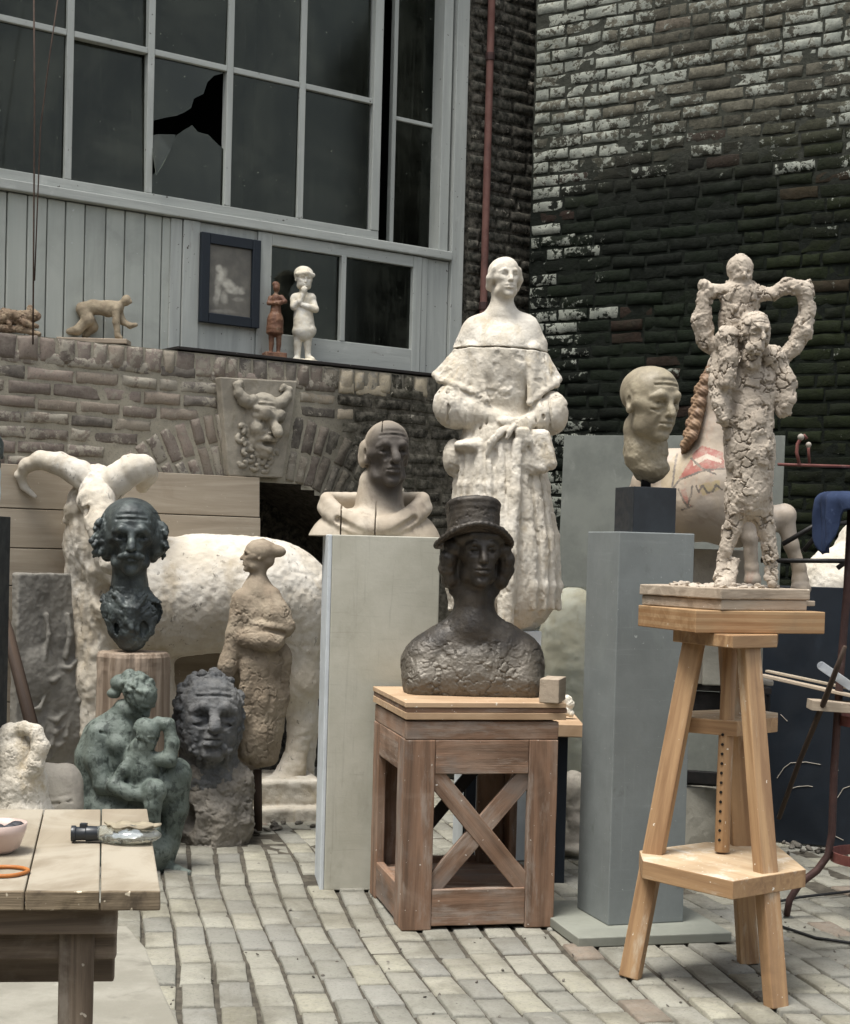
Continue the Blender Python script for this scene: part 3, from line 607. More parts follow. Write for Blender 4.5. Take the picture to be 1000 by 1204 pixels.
def build_walls():
    rs = np.random.RandomState(4); up = np.array([0, 0, 1.0])
    pal = [np.array(lin(c)) for c in ('#80746c', '#8a7d73', '#70665f', '#938a7c', '#7c7168', '#83786c', '#655f59')]
    ac, az, r0, r1 = 1.5, .78, 1.05, 1.44
    P0 = PL + NL * OFF
    it = []
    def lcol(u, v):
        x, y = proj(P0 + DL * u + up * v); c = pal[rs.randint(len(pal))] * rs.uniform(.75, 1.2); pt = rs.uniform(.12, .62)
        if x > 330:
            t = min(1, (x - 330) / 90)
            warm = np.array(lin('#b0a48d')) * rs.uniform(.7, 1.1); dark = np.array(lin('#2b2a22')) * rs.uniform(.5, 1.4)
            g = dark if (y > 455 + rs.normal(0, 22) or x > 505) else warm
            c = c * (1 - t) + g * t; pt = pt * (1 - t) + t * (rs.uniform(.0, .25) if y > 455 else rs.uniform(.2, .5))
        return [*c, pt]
    for b in courses(-1.6, 3.07, 0, ZL - .14, .26, .0785, rs):
        d = math.hypot(b[0] - ac, b[1] - az)
        if d < r1 + .03 or (1.26 < b[0] < 1.76 and 1.8 < b[1] < 2.38): continue
        it.append(b + [rs.uniform(.004, .018)] + lcol(b[0], b[1]))
    u = -1.6
    while u < 3.07:                                       # rowlock course along the ledge
        l = rs.uniform(.075, .12); it.append([u + l / 2, ZL - .07, l / 2 - .006, .064, rs.normal(0, .03), rs.uniform(.006, .022)] + lcol(u, ZL - .07)); u += l
    a = -1.28
    while a < 1.28:                                       # two staggered rings of voussoirs
        da = rs.uniform(.056, .07)
        if abs(a) > .13:
            sp = rs.uniform(.4, .62); R = r1 - r0
            for (q0, q1) in ((0, sp), (sp, 1)):
                rm = r0 + R * (q0 + q1) / 2; c = lcol(ac + rm * math.sin(a), az + rm * math.cos(a)); c[:3] = [k * .9 for k in c[:3]]
                it.append([ac + rm * math.sin(a), az + rm * math.cos(a), R * (q1 - q0) / 2 - .007, rm * da / 2 - .007, math.pi / 2 - a, rs.uniform(.006, .024)] + c)
        a += da
    hole = lambda U, V: (np.hypot(U - ac, V - az) < r0 - .01) & (V > .0)
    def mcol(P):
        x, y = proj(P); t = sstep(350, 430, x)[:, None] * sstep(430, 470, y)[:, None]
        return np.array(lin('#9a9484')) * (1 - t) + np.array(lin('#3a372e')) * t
    L = [brick_arrays(P0, DL, up, NL, it, 3, .0095, pil=.009), sheet_arrays(P0, DL, up, NL, -1.6, 3.12, 0, ZL - .004, .03, hole, .008, seed=2, colf=mcol)]
    # ledge top, inside of the arch, back of the niche
    L.append(sheet_arrays(P0 + up * (ZL - .004), DL, -NL, up, -1.6, 3.12, 0, .24, .04, None, .004, lin('#75706a'), seed=5))
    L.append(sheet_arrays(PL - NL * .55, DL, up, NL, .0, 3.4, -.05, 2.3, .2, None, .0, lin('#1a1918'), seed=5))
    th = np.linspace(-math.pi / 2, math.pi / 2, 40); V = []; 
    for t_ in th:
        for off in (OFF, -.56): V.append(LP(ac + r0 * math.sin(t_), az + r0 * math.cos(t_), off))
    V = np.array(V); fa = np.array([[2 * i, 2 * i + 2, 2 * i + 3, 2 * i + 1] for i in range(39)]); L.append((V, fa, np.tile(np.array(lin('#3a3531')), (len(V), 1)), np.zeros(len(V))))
    # the dark strip of brickwork between the timber front and the corner
    it = [b + [rs.uniform(.008, .02)] + list(np.array(lin('#23241f')) * rs.uniform(.4, 1.7)) + [rs.uniform(0, .32)] for b in courses(3.08, 3.80, 0, 5.8, .25, .0785, rs)]
    L.append(brick_arrays(PL + NL * .02, DL, up, NL, it, 9)); L.append(sheet_arrays(PL + NL * .02, DL, up, NL, 3.05, 3.85, 0, 5.8, .05, None, .005, lin('#15150f'), seed=3))
    brick_obj('brick_wall', L, M['brick_left'], LP(1, 0, OFF), 'purple grey brick wall with a round arch carrying the timber window front', 'brick wall')
    # right-hand wall
    def rcol(P):
        x, y = proj(P)
        k = vnoise(np.array([[x / 70, y / 45, 3.3]]), 5)[0]; q = rs.rand()
        up_ = 1 - float(sstep(120, 250, np.array(y + (x - 700) * .12)));  left = 1 - float(sstep(650, 730, np.array(x)))
        pt = .02 + .37 * up_ * (1 - .55 * float(sstep(720, 1000, np.array(x)))) + .36 * left + .20 * k * (up_ + left + .1)
        pt += rs.normal(0, .16)
        if q < .05: pt = rs.uniform(.5, .75)
        if y > 240 and x > 720: pt = min(pt, .14) if q > .035 else rs.uniform(.38, .62)
        pt = max(min(pt, .68), -.3)
        c = np.array(lin('#5a574c')) * up_ + np.array(lin('#0e150b')) * (1 - up_); c = c * rs.uniform(.45, 1.35)
        if x > 850: t = .42 * float(sstep(850, 930, np.array(x))) * float(sstep(90, 180, np.array(y))); c = c * (1 - t) + t * np.array(lin('#23290f')) * rs.uniform(.5, 1.2)
        if rs.rand() < .05: c = c * .7 + np.array(lin('#4a342e')) * .3
        return [*c, pt]
    def wall_patches(A):
        P, f, C, T = A; x, y = proj(P); q = np.stack([x / 60, y / 42, 0 * x + 3], 1); big = fbm(q, 4, 5); 
        up_ = 1 - sstep(110, 250, y + (x - 700) * .10); left = (1 - sstep(655, 740, x)); rt = sstep(930, 990, x) * (1 - sstep(120, 420, y) * .6)
        fld = .02 + up_ * (.42 - .20 * sstep(720, 900, x)) + left * .46 + .26 * rt + .75 * big * np.clip(up_ + left + .8 * rt + .14, 0, 1)
        T = np.where(T > .49, T * .9, np.clip(fld + (.35 + .45 * left) * (T - .1 - .25 * left), -.4, .66))
        g = sstep(.0, .35, fbm(np.stack([x / 110, y / 70, 0 * x + 9], 1), 3, 8)) * sstep(120, 240, y + (x - 700) * .1); C = C * (1 - .55 * g[:, None])
        return P, f, C, T
    it = []
    for b in courses(0, 4.6, 0, 5.9, .24, .0785, rs, .013): b[1] += .004 * math.sin(b[0] * 2.1 + b[1] * .7) + .003 * math.sin(b[0] * 5.3 + b[1] * 1.9); it.append(b + [rs.uniform(.001, .011)] + rcol(RP(b[0], b[1])))
    mc = lambda P: np.array(lin('#3a3b34')) * (1 - sstep(140, 260, proj(P)[1]))[:, None] + np.array(lin('#0d120c')) * sstep(140, 260, proj(P)[1])[:, None]
    L = [wall_patches(brick_arrays(PR, DR, up, NR, it, 21, .009, pil=.003, flat=.8)), sheet_arrays(PR, DR, up, NR, -.005, 4.6, 0, 5.9, .045, None, .006, seed=8, colf=mc)]
    it = []
    for b in courses(-.6, -.004, 0, 5.9, .2, .0785, rs): it.append(b + [rs.uniform(.006, .014)] + list(np.array(lin('#161813')) * rs.uniform(.5, 1.5)) + [rs.uniform(-.1, .22)])
    L.append(brick_arrays(PR, NR, up, -DR, it, 30)); L.append(sheet_arrays(PR, NR, up, -DR, -.6, 0.002, 0, 5.9, .06, None, .004, lin('#0f100d'), seed=9))
    brick_obj('brick_wall', L, M['brick_dark'], RP(2, 0), 'tall dark mossy brick wall with patches of peeling whitewash behind the statues', 'brick wall')

def build_ground():
    me = mesh_from(np.array([(-20, -8, -.010), (20, -8, -.010), (20, 24, -.010), (-20, 24, -.010)], float), [(0, 1, 2, 3)], False)
    g = link('ground', me, M['soil']); tag(g, None, None, None, 'structure')
    rs = np.random.RandomState(11); th = math.radians(12.5); a = np.array([-math.sin(th), math.cos(th), 0]); b = np.array([math.cos(th), math.sin(th), 0])
    pal = [np.array(lin(c)) for c in ('#8f8d82', '#949286', '#8b8a80', '#999688', '#87867d', '#908e82', '#9b9888', '#8a8981')]
    it = []; bw = .112
    for i in range(-40, 47):
        y = 2.2 + rs.rand() * .3
        while y < 11.5:
            l = .245 * rs.uniform(.9, 1.1); bx = i * bw + .05 * math.sin(y * .9 + i * .15) + .018 * math.sin(y * 2.3 + i * .4)
            slope = .045 * math.cos(y * .9 + i * .15) + .04 * math.cos(y * 2.3 + i * .4)
            c = pal[rs.randint(len(pal))] * rs.uniform(.84, 1.06)
            if rs.rand() < .012: c = np.array(lin('#85796c'))
            if rs.rand() > .006: it.append([y + l / 2, -bx, l / 2 - rs.uniform(.005, .010), bw / 2 - rs.uniform(.0012, .0042), -slope + rs.normal(0, .015), .0205 + rs.normal(0, .0025)] + [*c, rs.uniform(-.15, .3)])
            y += l
    P, f, C, T = brick_arrays(np.array([0, 0, -.022]), a, -b, np.array([0, 0, 1.0]), it, 40, .0030, depth0=-.006, pil=.0014, flat=.95)
    nb = len(it); K = len(GU) * len(GV); tl = rs.normal(0, .014, (nb, 2))
    loc = P.reshape(nb, K, 3); ce = loc.mean(1, keepdims=True); loc[:, :, 2] += ((loc - ce)[:, :, :2] * tl[:, None]).sum(-1) * (loc[:, :, 2] > -.02)
    loc[:, :, 2] += .012 * vnoise(loc.reshape(-1, 3) * (.9, .9, 0), 3).reshape(nb, K)
    brick_obj('pavement', [(loc.reshape(-1, 3), f, C, T)], M['paver'], (0, 6, 0), kind='structure')
    mb = MB(); poly = [G(-150, 1092)[:2], G(150, 1092)[:2], G(172, 1118)[:2], G(190, 1165)[:2], G(214, 1215)[:2], G(222, 1330)[:2], G(-200, 1330)[:2]]
    mb.prism(poly, -.03, .012); tag(mb.build('path', M['concrete'], bevel=.008), None, None, None, 'structure')

def build_yard():
    # unseen other sides of the yard, added to cut frontal light, mirrored in the panes
    rs = np.random.RandomState(17); up = np.array([0, 0, 1.0])
    for (P0, d, n, L_) in ((np.array((-4.6, 8.5, 0)), np.array((0, -1.0, 0)), np.array((1.0, 0, 0)), 14.0), (np.array((6.5, -5.0, 0)), np.array((-1.0, 0, 0)), np.array((0, 1.0, 0)), 11.5)):
        it = [b + [rs.uniform(.004, .014)] + list(np.array(lin('#5d5048')) * rs.uniform(.6, 1.3)) + [rs.uniform(-.1, .4)] for b in courses(0, L_, 0, 5.2, .50, .157, rs)]
        brick_obj('unseen_yard_wall', [brick_arrays(P0, d, up, n, it, 50), sheet_arrays(P0, d, up, n, 0, L_, 0, 5.2, .3, None, .0, lin('#4a443c'))], M['brick_left'], P0, kind='structure')

def build_front():
    root = empty('timber_front', LP(1.2, ZL), 'grey painted timber studio front with big gridded windows, one pane broken', 'studio front')
    X = DL
    def hb(mb, u0, u1, z0, z1, o0, o1):        # board in wall coordinates
        c = LP((u0 + u1) / 2, (z0 + z1) / 2, (o0 + o1) / 2); mb.obox(c, DL, (0, 0, 1), NL, (u1 - u0) / 2, (z1 - z0) / 2, abs(o1 - o0) / 2)
    Z0 = ZL - .02
    rs = np.random.RandomState(8)
    mb = MB(); u = -1.45
    while u < .98:
        w_ = rs.uniform(.105, .125); hb(mb, u, u + w_ - .006, Z0, 3.285, -.03, rs.uniform(.0, .004)); u += w_
    mb2 = MB(); hb(mb2, -1.45, .98, Z0, 3.28, -.05, -.022)
    c = mb.build('cladding', M['cladding'], root, .006); mb2.build('backing', M['dark_wood'], c, 0)
    mb = MB(); hb(mb, .985, 1.055, Z0, 3.285, -.03, .012); hb(mb, 1.06, 1.165, Z0, 3.285, -.03, .022); hb(mb, 1.165, 1.545, Z0, 3.285, -.03, .008)
    mb.build('panel', M['grey_wood'], root, .004)
    # lower fixed lights
    wn = MB(); hb(wn, 1.545, 1.64, Z0, 3.285, -.03, .022); hb(wn, 2.13, 2.165, 2.70, 3.22, -.03, .022); hb(wn, 2.665, 2.73, Z0, 3.285, -.03, .022)
    hb(wn, 1.64, 2.665, Z0, 2.70, -.03, .020); hb(wn, 1.64, 2.665, 3.215, 3.285, -.03, .020)
    wo = wn.build('window', M['grey_wood'], root, .004)
    for (a0, a1) in ((1.64, 2.13), (2.165, 2.665)):
        g = MB(); hb(g, a0 - .01, a1 + .01, 2.69, 3.225, -.012, -.008); g.build('pane', M['glass'], wo, 0)
    mb = MB(); hb(mb, 2.735, 2.78, Z0, 3.285, -.03, .015); hb(mb, 2.785, 2.95, Z0, 3.285, -.03, .004); hb(mb, 2.955, 3.05, Z0, 5.7, -.06, .03)
    mb.build('panel', M['grey_wood'], root, .004)
    # sill rail
    mb = MB(); hb(mb, -1.45, 2.95, 3.29, 3.345, -.05, .045); mb.build('sill', M['grey_wood'], root, .006)
    # main gridded window
    fm = MB(); zs = [3.35, 4.17, 5.02]; us = [-1.1, -.62, -.12, .36, .84, 1.34, 1.83, 2.34]
    hb(fm, -1.4, 2.395, 3.347, 3.40, -.05, .02); hb(fm, 2.335, 2.395, 3.402, 5.6, -.05, .022)
    for u in us[:-1]: hb(fm, u - .02, u + .02, 3.402, 5.6, -.04, .016)
    for z in (4.19, 5.02):
        for i in range(len(us) - 1): hb(fm, us[i] + .021, us[i + 1] - (.021 if i < len(us) - 2 else .006), z - .017, z + .017, -.04, .013)
    win = fm.build('window', M['grey_wood'], root, .004)
    for i in range(len(us) - 1):
        for j, (z0, z1) in enumerate(((3.40, 4.175), (4.205, 5.005), (5.035, 5.6))):
            u0, u1 = us[i] + .018, us[i + 1] - .018
            if i == 4 and j == 0:
                k = lambda pts: [LP(*LU(x / 1.786, y / 1.786), -.012) for (x, y) in pts]
                for nm, pts, tilt in (('pane', [(318, 120), (476, 146), (474, 152), (452, 158), (438, 172), (430, 196), (410, 206), (404, 226), (388, 236), (374, 242), (350, 246), (318, 254)], 0),
                                ('pane', [(314, 378), (336, 352), (356, 316), (372, 284), (386, 274), (406, 262), (418, 276), (440, 282), (458, 300), (474, 314), (474, 440), (312, 416)], 0),
                                ('glass_shard', [(318, 284), (334, 282), (366, 284), (352, 318), (332, 352), (317, 372)], .10)):
                    V = k(pts); n_ = len(V)
                    if tilt: V = [v + NL * tilt * (q / n_) for q, v in enumerate(V)]
                    Vb = [v - NL * .004 for v in V]
                    me = mesh_from(np.array(V + Vb), [tuple(range(n_)), tuple(range(2 * n_ - 1, n_ - 1, -1))] + [(q, n_ + q, n_ + (q + 1) % n_, (q + 1) % n_) for q in range(n_)], False)
                    link(nm, me, M['glass'], win, wloc(win))
                continue
            g = MB(); hb(g, u0, u1, z0, z1, -.014, -.010)
            # each old pane sits slightly out of true
            P = [np.array(p) for p in g.v]; dz = rs.normal(0, .012); du = rs.normal(0, .012)
            g.v = [tuple(p + NL * (dz * (p[2] - z0) + du * ((p - LP(u0, 0)) @ DL))) for p in P]
            g.build('pane', M['glass'], win, 0)
    # open casement
    ca = MB(); hb(ca, 2.40, 2.44, 3.347, 5.6, -.16, -.05)
    hb(ca, 2.545, 2.575, 3.347, 5.6, -.12, -.08); hb(ca, 2.865, 2.935, 3.347, 5.6, -.12, .01); hb(ca, 2.577, 2.863, 4.14, 4.165, -.115, -.085); hb(ca, 2.577, 2.863, 3.347, 3.36, -.115, -.085)
    co = ca.build('casement', M['grey_wood'], root, .004)
    for (z0, z1) in ((3.362, 4.138), (4.167, 5.55)):
        g = MB(); hb(g, 2.56, 2.88, z0, z1, -.104, -.100); g.build('pane', M['glass'], co, 0)
    # thin plank along the ledge
    mb = MB(); z = ZL + .004; hb(mb, .93, 3.0, z, z + .018, .02, .235); o = mb.build('ledge_board', M['dark_wood'], bevel=.003)
    tag(o, 'thin dark board lying along the brick ledge under the statuettes', 'board')
    # dim room behind the glass
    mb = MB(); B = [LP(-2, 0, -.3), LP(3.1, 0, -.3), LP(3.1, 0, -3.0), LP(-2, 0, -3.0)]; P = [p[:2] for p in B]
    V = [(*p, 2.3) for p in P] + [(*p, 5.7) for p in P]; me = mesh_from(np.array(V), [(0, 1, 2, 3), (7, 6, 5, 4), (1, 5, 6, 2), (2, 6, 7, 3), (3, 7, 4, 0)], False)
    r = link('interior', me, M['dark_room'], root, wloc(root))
    mb = MB(); a, b_ = LP(-2, 5.62, -.06), LP(3.1, 5.62, -.06); mb.bar(a, b_, .5, .2, NL); mb.build('lintel', M['dark_wood'], root, .01)
    # rusty down pipe in the corner
    p0 = LP(LU(573, 200, .06)[0], 0, .06); mb = MB(); mb.tube([p0 + (0, 0, z_) for z_ in (2.4, 3.3, 4.3, 5.8)], .024, 12, False)
    d = mb.build('drain_pipe', M['pipe'], None, 0, True); tag(d, 'thin rust brown drain pipe running up the dark corner beside the timber front', 'pipe')
    for z_ in (3.0, 4.6):
        q = MB(); q.tube([p0 + (0, 0, z_), p0 + (0, 0, z_ + .05)], .03, 12); q.build('collar', M['iron'], d, .003)
    # cords hanging in front of the windows
    def cord(pts, lab, r=.0045):
        q = MB(); q.tube(pts, r, 6); tag(q.build('hanging_cord', M['cord'], None, 0, True), lab, 'cord')
    k = lambda x, y, o=.25: LP(*LU(x, y, o), o)
    cord([k(40, -20), k(41, 120), k(40, 270), k(39, 405)], 'thin brown cord hanging straight down to the brick ledge')
    cord([k(71, -20), k(58, 70), k(48, 150), k(44, 250), k(41, 330)], 'thin brown cord slanting in to meet the straight one', .0035)
    q = MB(); q.tube([LP(1.66, 5.5, -.25), LP(1.655, 4.4, -.25), LP(1.64, 3.7, -.25)], .006, 6); tag(q.build('cord_reflection', M['cord'], None, 0, True), 'cord added behind the fourth window pane in place of a reflected cord', 'cord')  # a cord's reflection in the pane, built as a cord inside
# ------------------------------------------------------------------ furniture, pedestals, boards
def quad_from(c, ang, wx, wy):           # square footprint from its corner nearest the camera; ang: direction of the right-hand side
    a = math.radians(ang); ex = np.array((math.cos(a), math.sin(a))); ey = np.array((-math.sin(a), math.cos(a))); c = np.asarray(c)[:2]
    return [c, c + ex * wx, c + ex * wx + ey * wy, c + ey * wy], ex, ey
def v3(p, z): return np.array((p[0], p[1], z))

def build_furniture():
    Z = np.array((0, 0, 1.0))
    # ---- monk's tall white plinth
    P, ex, ey = quad_from(G(376, 1047), 8.0, .475, .30)
    r = empty('plinth', v3(P[0], 0), 'tall off-white plinth with its lit left side painted blue-white, carrying the hooded bust', 'plinth')
    mb = MB(); mb.prism([P[0] + ex * .018, P[1], P[2], P[3] + ex * .018], 0.0, 1.497); mb.build('body', M['white_paint'], r, .004)
    mb = MB(); mb.prism([P[0], P[0] + ex * .0175, P[3] + ex * .0175, P[3]], 0.0, 1.497); mb.build('lit_side', M['white_side'], r, .004)  # brighter light on the left face is put into a paler, bluer colour
    # ---- grey plinth with base plate
    P, ex, ey = quad_from(G(715, 1088, .04), 17.5, .315, .30)
    r = empty('plinth', v3(P[0], 0), 'tall grey square plinth on a flat base plate, carrying the bald head', 'plinth')
    mb = MB(); mb.prism(P, .0385, 1.532); mb.build('body', M['grey_paint'], r, .004)
    Q, fx, fy = quad_from(G(680, 1115), 14, .61, .60)
    mb = MB(); mb.prism(Q, 0.001, .038); mb.build('base_plate', M['slab_green'], r, .004)
    # ---- black stone cube under the bald head
    c = W(745, 600, 6.09)[:2]; Q, gx, gy = quad_from(c, 17.5, .182, .175)
    mb = MB(); mb.prism(Q, 1.5335, 1.71); tag(mb.build('plinth_block', M['black_stone'], None, .002), 'small polished black stone cube under the bald head', 'stone block')
    mb = MB(); mb.tube([v3(c + gx * .09 + gy * .085, 1.7105), v3(c + gx * .09 + gy * .085, 1.80)], .02, 10)
    global PIN; PIN = mb
    # ---- crate with diagonal braces
    P, ex, ey = quad_from(G(472, 1095), 12.5, .60, .66)
    r = empty('crate', v3(P[0], 0), 'open weathered red-brown timber crate with an X-braced front, under the top-hat bust', 'crate')
    H_ = .795; T = .035
    def panel(o, dx, nx, w_, name):          # frame panel: o corner, dx direction, nx outward normal
        m = MB(); pw = .115
        q = lambda x, z, d=0: v3(o + dx * x - nx * d, z)
        def bd(x0, x1, z0, z1, d0=0.0, d1=T):
            cc = (q(x0, z0, d0) + q(x1, z1, d1)) / 2; m.obox(cc, (*dx, 0), Z, (*nx, 0), (x1 - x0) / 2, (z1 - z0) / 2, (d1 - d0) / 2)
        bd(.0, pw, 0, H_ - .07); bd(w_ - pw, w_, 0, H_ - .07); bd(pw + .001, w_ - pw - .001, .015, .155, .002); bd(pw + .001, w_ - pw - .001, H_ - .20, H_ - .07, .002); bd(0, w_, H_ - .069, H_, .003)
        return m, q, pw
    front, q, pw = panel(P[0], ex, -ey, .60, 'front'); fo = front.build('front_frame', M['old_crate'], r, .004, wear=.004, sub=3)
    for (x0, z0, x1, z1, d) in ((pw - .005, H_ - .205, .60 - pw + .005, .16, .006), (pw - .005, .16, .60 - pw + .005, H_ - .205, .009)):
        m = MB(); m.bar(q(x0 - .02, z0 + (.03 if z0 > z1 else -.03), d + .016), q(x1 + .02, z1 + (-.03 if z0 > z1 else .03), d + .016), .075, .022 if d < .008 else .021, (*ex, 0))
        m.build('brace', M['old_crate'], r, .003, wear=.003)
    side, q2, _ = panel(P[0] + ey * (T + .001), ey, -ex, .66 - T - .002, 'side'); side.build('side_frame', M['old_crate'], r, .004, wear=.004)
    back, q3, _ = panel(P[3] + ex * (T + .001), ex, ey, .60 - 2 * T - .002, 'back'); back.build('back_frame', M['old_crate'], r, .004)
    m = MB(); m.bar(q3(.1, .16, .016), q3(.46, H_ - .2, .016), .05, .022, (*ex, 0)); m.build('brace', M['dark_wood'], r, .003)
    right, q4, _ = panel(P[1] + ey * (T + .001), ey, ex, .66 - T - .002, 'right'); right.build('side_frame', M['old_crate'], r, .004)
    m = MB(); m.prism([P[0] + ex * .04 + ey * .04, P[1] - ex * .04 + ey * .04, P[2] - ex * .04 - ey * .04, P[3] + ex * .04 - ey * .04], .10, .13); m.build('floor_board', M['old_crate'], r, .003)
    o = P[0] - ex * .005 - ey * .005
    for i, (z0, z1, mt, dx) in enumerate(((.803, .829, 'crate_top', 0), (.830, .848, 'old_crate', .003), (.849, .868, 'crate_top', -.002))):
        m = MB(); a = o + ex * dx + ey * dx; m.prism([a, a + ex * .632, a + ex * .632 + ey * .67, a + ey * .67], z0, z1); m.build('lid', M[mt], r, .002)
    global CR; CR = (P, ex, ey)
    # white block and crumpled plaster beside the bust
    b = W(650, 820, 6.10); d = unit(np.array((.25, 1, 0))); s = np.array((d[1], -d[0], 0))
    mb = MB(); mb.obox(v3(b, .868 + .047), s, d, Z, .038, .085, .046); tag(mb.build('wood_block', M['base_board'], None, .003, wear=.003), 'small whitish block lying on the crate lid beside the bust', 'block')
    # ---- little dark table behind the crate
    a = W(655, 850, 7.0); r = empty('side_table', v3(a, 0), 'low table with a brown plank top on dark legs, half hidden behind the crate', 'table')
    zt = EYE - (845 - 649) / F * 7.0
    mb = MB(); mb.box((a[0] - .45, 6.75, zt - .055), (W(686, 850, 6.8)[0], 7.25, zt)); mb.build('tabletop', M['crate_top'], r, .004)
    for (lx, ly) in ((W(661, 900, 6.85)[0], 6.85), (W(661, 900, 6.85)[0], 7.18), (a[0] - .38, 6.85), (a[0] - .38, 7.18)):
        mb = MB(); mb.box((lx - .022, ly - .022, 0), (lx + .022, ly + .022, zt - .056)); mb.build('leg', M['navy'], r, .003)
    global TABZ; TABZ = zt
    # ---- modelling stand (three splayed legs, two shelves, perforated post)
    zt = 1.268; C = np.array((.897, 5.2)); a = math.radians(19); ex = np.array((math.cos(a), math.sin(a))); ey = np.array((-math.sin(a), math.cos(a)))
    r = empty('modelling_stand', v3(C + ex * .25 + ey * .2, 0), 'orange pine three-legged modelling stand with two shelves and a perforated post', 'stand')
    m = MB(); m.prism([C, C + ex * .497, C + ex * .497 + ey * .42, C + ey * .42], zt - .075, zt); m.build('tabletop', M['pine_board'], r, .003)
    m = MB(); m.prism([W(x, 700, Y)[:2] for x, Y in ((863, 5.13), (916, 5.26), (917, 5.62), (812, 5.64), (793, 5.45))], zt - .119, zt - .0765); m.build('bearer', M['pine'], r, .003)
    feet = [G(741, 1150), G(913, 1186), G(880, 1133)]
    tops = [W(816, 764, 5.42), W(880, 764, 5.24), W(857, 764, 5.56)]
    ctr = sum(np.array(t) for t in tops) / 3
    for i, (f_, t_) in enumerate(zip(feet, tops)):
        t_ = np.array((t_[0], t_[1], zt - .1185)); f_ = np.array((f_[0], f_[1], 0.002)); out = unit((f_ - t_) * (1, 1, 0))
        sd = {0: np.array((.9, -.45, 0)), 1: np.array((.85, .5, 0)), 2: np.array((1, .1, 0))}[i]
        m = MB(); m.bar(f_, t_, .070, .046, sd); lo = m.build('leg', M['pine'], r, .004)
        if i == 1:
            pt = f_ + (t_ - f_) * .335; n = unit(np.cross(unit(t_ - f_), unit(sd - unit(t_ - f_) * (sd @ unit(t_ - f_)))));  n = n if n[1] < 0 else -n
            h = MB(); h.tube([pt + n * .018, pt + n * .0245], .008, 10); h.build('bolt', M['black_iron'], lo, 0)
    def shelf(z0, z1, pts, mt):
        m = MB(); m.prism([np.array(G(x, y, z1))[:2] for (x, y) in pts], z0, z1); m.build('shelf', M['pine'], r, .003, top=M[mt])
    shelf(.835, .888, [(793, 842), (867, 848), (915, 843), (915, 838), (880, 833), (800, 836)], 'dusty_pine')
    shelf(.365, .425, [(756, 1012), (862, 1036), (948, 1022), (912, 992), (830, 990), (752, 1000)], 'dusty_pine')
    p0 = W(849, 1007, 5.40); m = MB(); m.tube([(p0[0], p0[1], .432), (p0[0], p0[1], .66), (p0[0] + .006, p0[1], zt - .12)], .026, 16); po = m.build('post', M['pine'], r, .002, True)
    d = -unit(np.array((p0[0], p0[1], 0))); s = np.array((-d[1], d[0], 0))
    for k in range(12):
        q_ = np.array((p0[0], p0[1], .475 + k * .033)) + d * .0235 - s * .010; m = MB(); m.tube([q_, q_ + d * .0035], .0052, 8); m.build('hole', M['black_iron'], po, 0)  # solid black discs stand in for the dark of the drilled holes
    # boards the clay group is built on
    q0 = W(848, 700, 5.215)[:2]; a = math.radians(31); bx = np.array((math.cos(a), math.sin(a))); by = np.array((-math.sin(a), math.cos(a))); gr = empty('modelling_board', v3(q0, zt), 'two grey weathered boards stacked on the stand under the clay figures', 'boards')
    m = MB(); q1 = q0 + bx * .01 + by * .006; m.prism([q1, q1 + bx * .385, q1 + bx * .39 + by * .43, q1 + by * .42], zt + .001, zt + .037); m.build('board', M['base_board'], gr, .004, wear=.006, sub=4)
    m = MB(); m.prism([q0, q0 + bx * .405, q0 + bx * .40 + by * .44, q0 + by * .43], zt + .038, zt + .075); m.build('board', M['base_board'], gr, .004, wear=.006, sub=4)
    m = MB(); q1 = q0 + bx * .28 + by * .02; m.prism([q1, q1 + bx * .17, q1 + bx * .17 + by * .05, q1 + by * .05], zt + .016, zt + .034); m.build('batten', M['base_board'], gr, .003)
    global BZ, BQ; BZ = zt + .075; BQ = (q0, bx, by)
    # ---- work table on the left
    zt = .75; N_ = G(190, 1048, zt)[:2]; Fr = G(174, 951, zt)[:2]; Lx = G(-560, 1048, zt)[:2]; Lf = G(-395, 951, zt)[:2]
    r = empty('work_table', v3((N_ + Lf) / 2, 0), 'wide work table with pale plaster-dusted top and dark brown legs', 'table')
    lerp = lambda a_, b_, t_: a_ + (b_ - a_) * t_
    cuts = [0, .100, .222, .58, 1.0]
    for i in range(4):
        g = .0012
        A_, B_ = lerp(N_, Lx, cuts[i] + g), lerp(N_, Lx, cuts[i + 1] - g); C_, D_ = lerp(Fr, Lf, cuts[i + 1] - g), lerp(Fr, Lf, cuts[i] + g)
        dn = unit(Fr - N_); m = MB(); m.prism([B_ + dn * .009, A_ + dn * .009, D_, C_], zt - .036, zt - rs_z[i]); m.g = [(p[1], p[0], p[2]) for p in m.v]; m.build('top_board', M['table_top'], r, .003)
        m = MB(); e0, e1 = A_, B_; m.bar(v3(e0 + dn * .004, zt - .0195), v3(e1 + dn * .004, zt - .0195), .039, .008, Z); m.build('board_end', M['table_edge'], r, .003, wear=.004)
    dn = unit(Fr - N_); dl = unit(Lx - N_)
    m = MB(); o = N_ + dl * .085 + dn * .05; m.bar(v3(o, zt - .066), v3(o + dl * 1.1, zt - .066), .058, .03, Z); m.build('apron', M['table_leg'], r, .004, wear=.004)
    m = MB(); m.bar(v3(o + dn * .035, zt - .125), v3(o + dl * 1.1 + dn * .035, zt - .125), .06, .03, Z); m.build('rail', M['table_leg'], r, .004); m = MB(); m.bar(v3(o + dn * .3, zt - .21), v3(o + dl * 1.1 + dn * .3, zt - .21), .13, .03, Z); m.build('rail', M['table_leg'], r, .004)
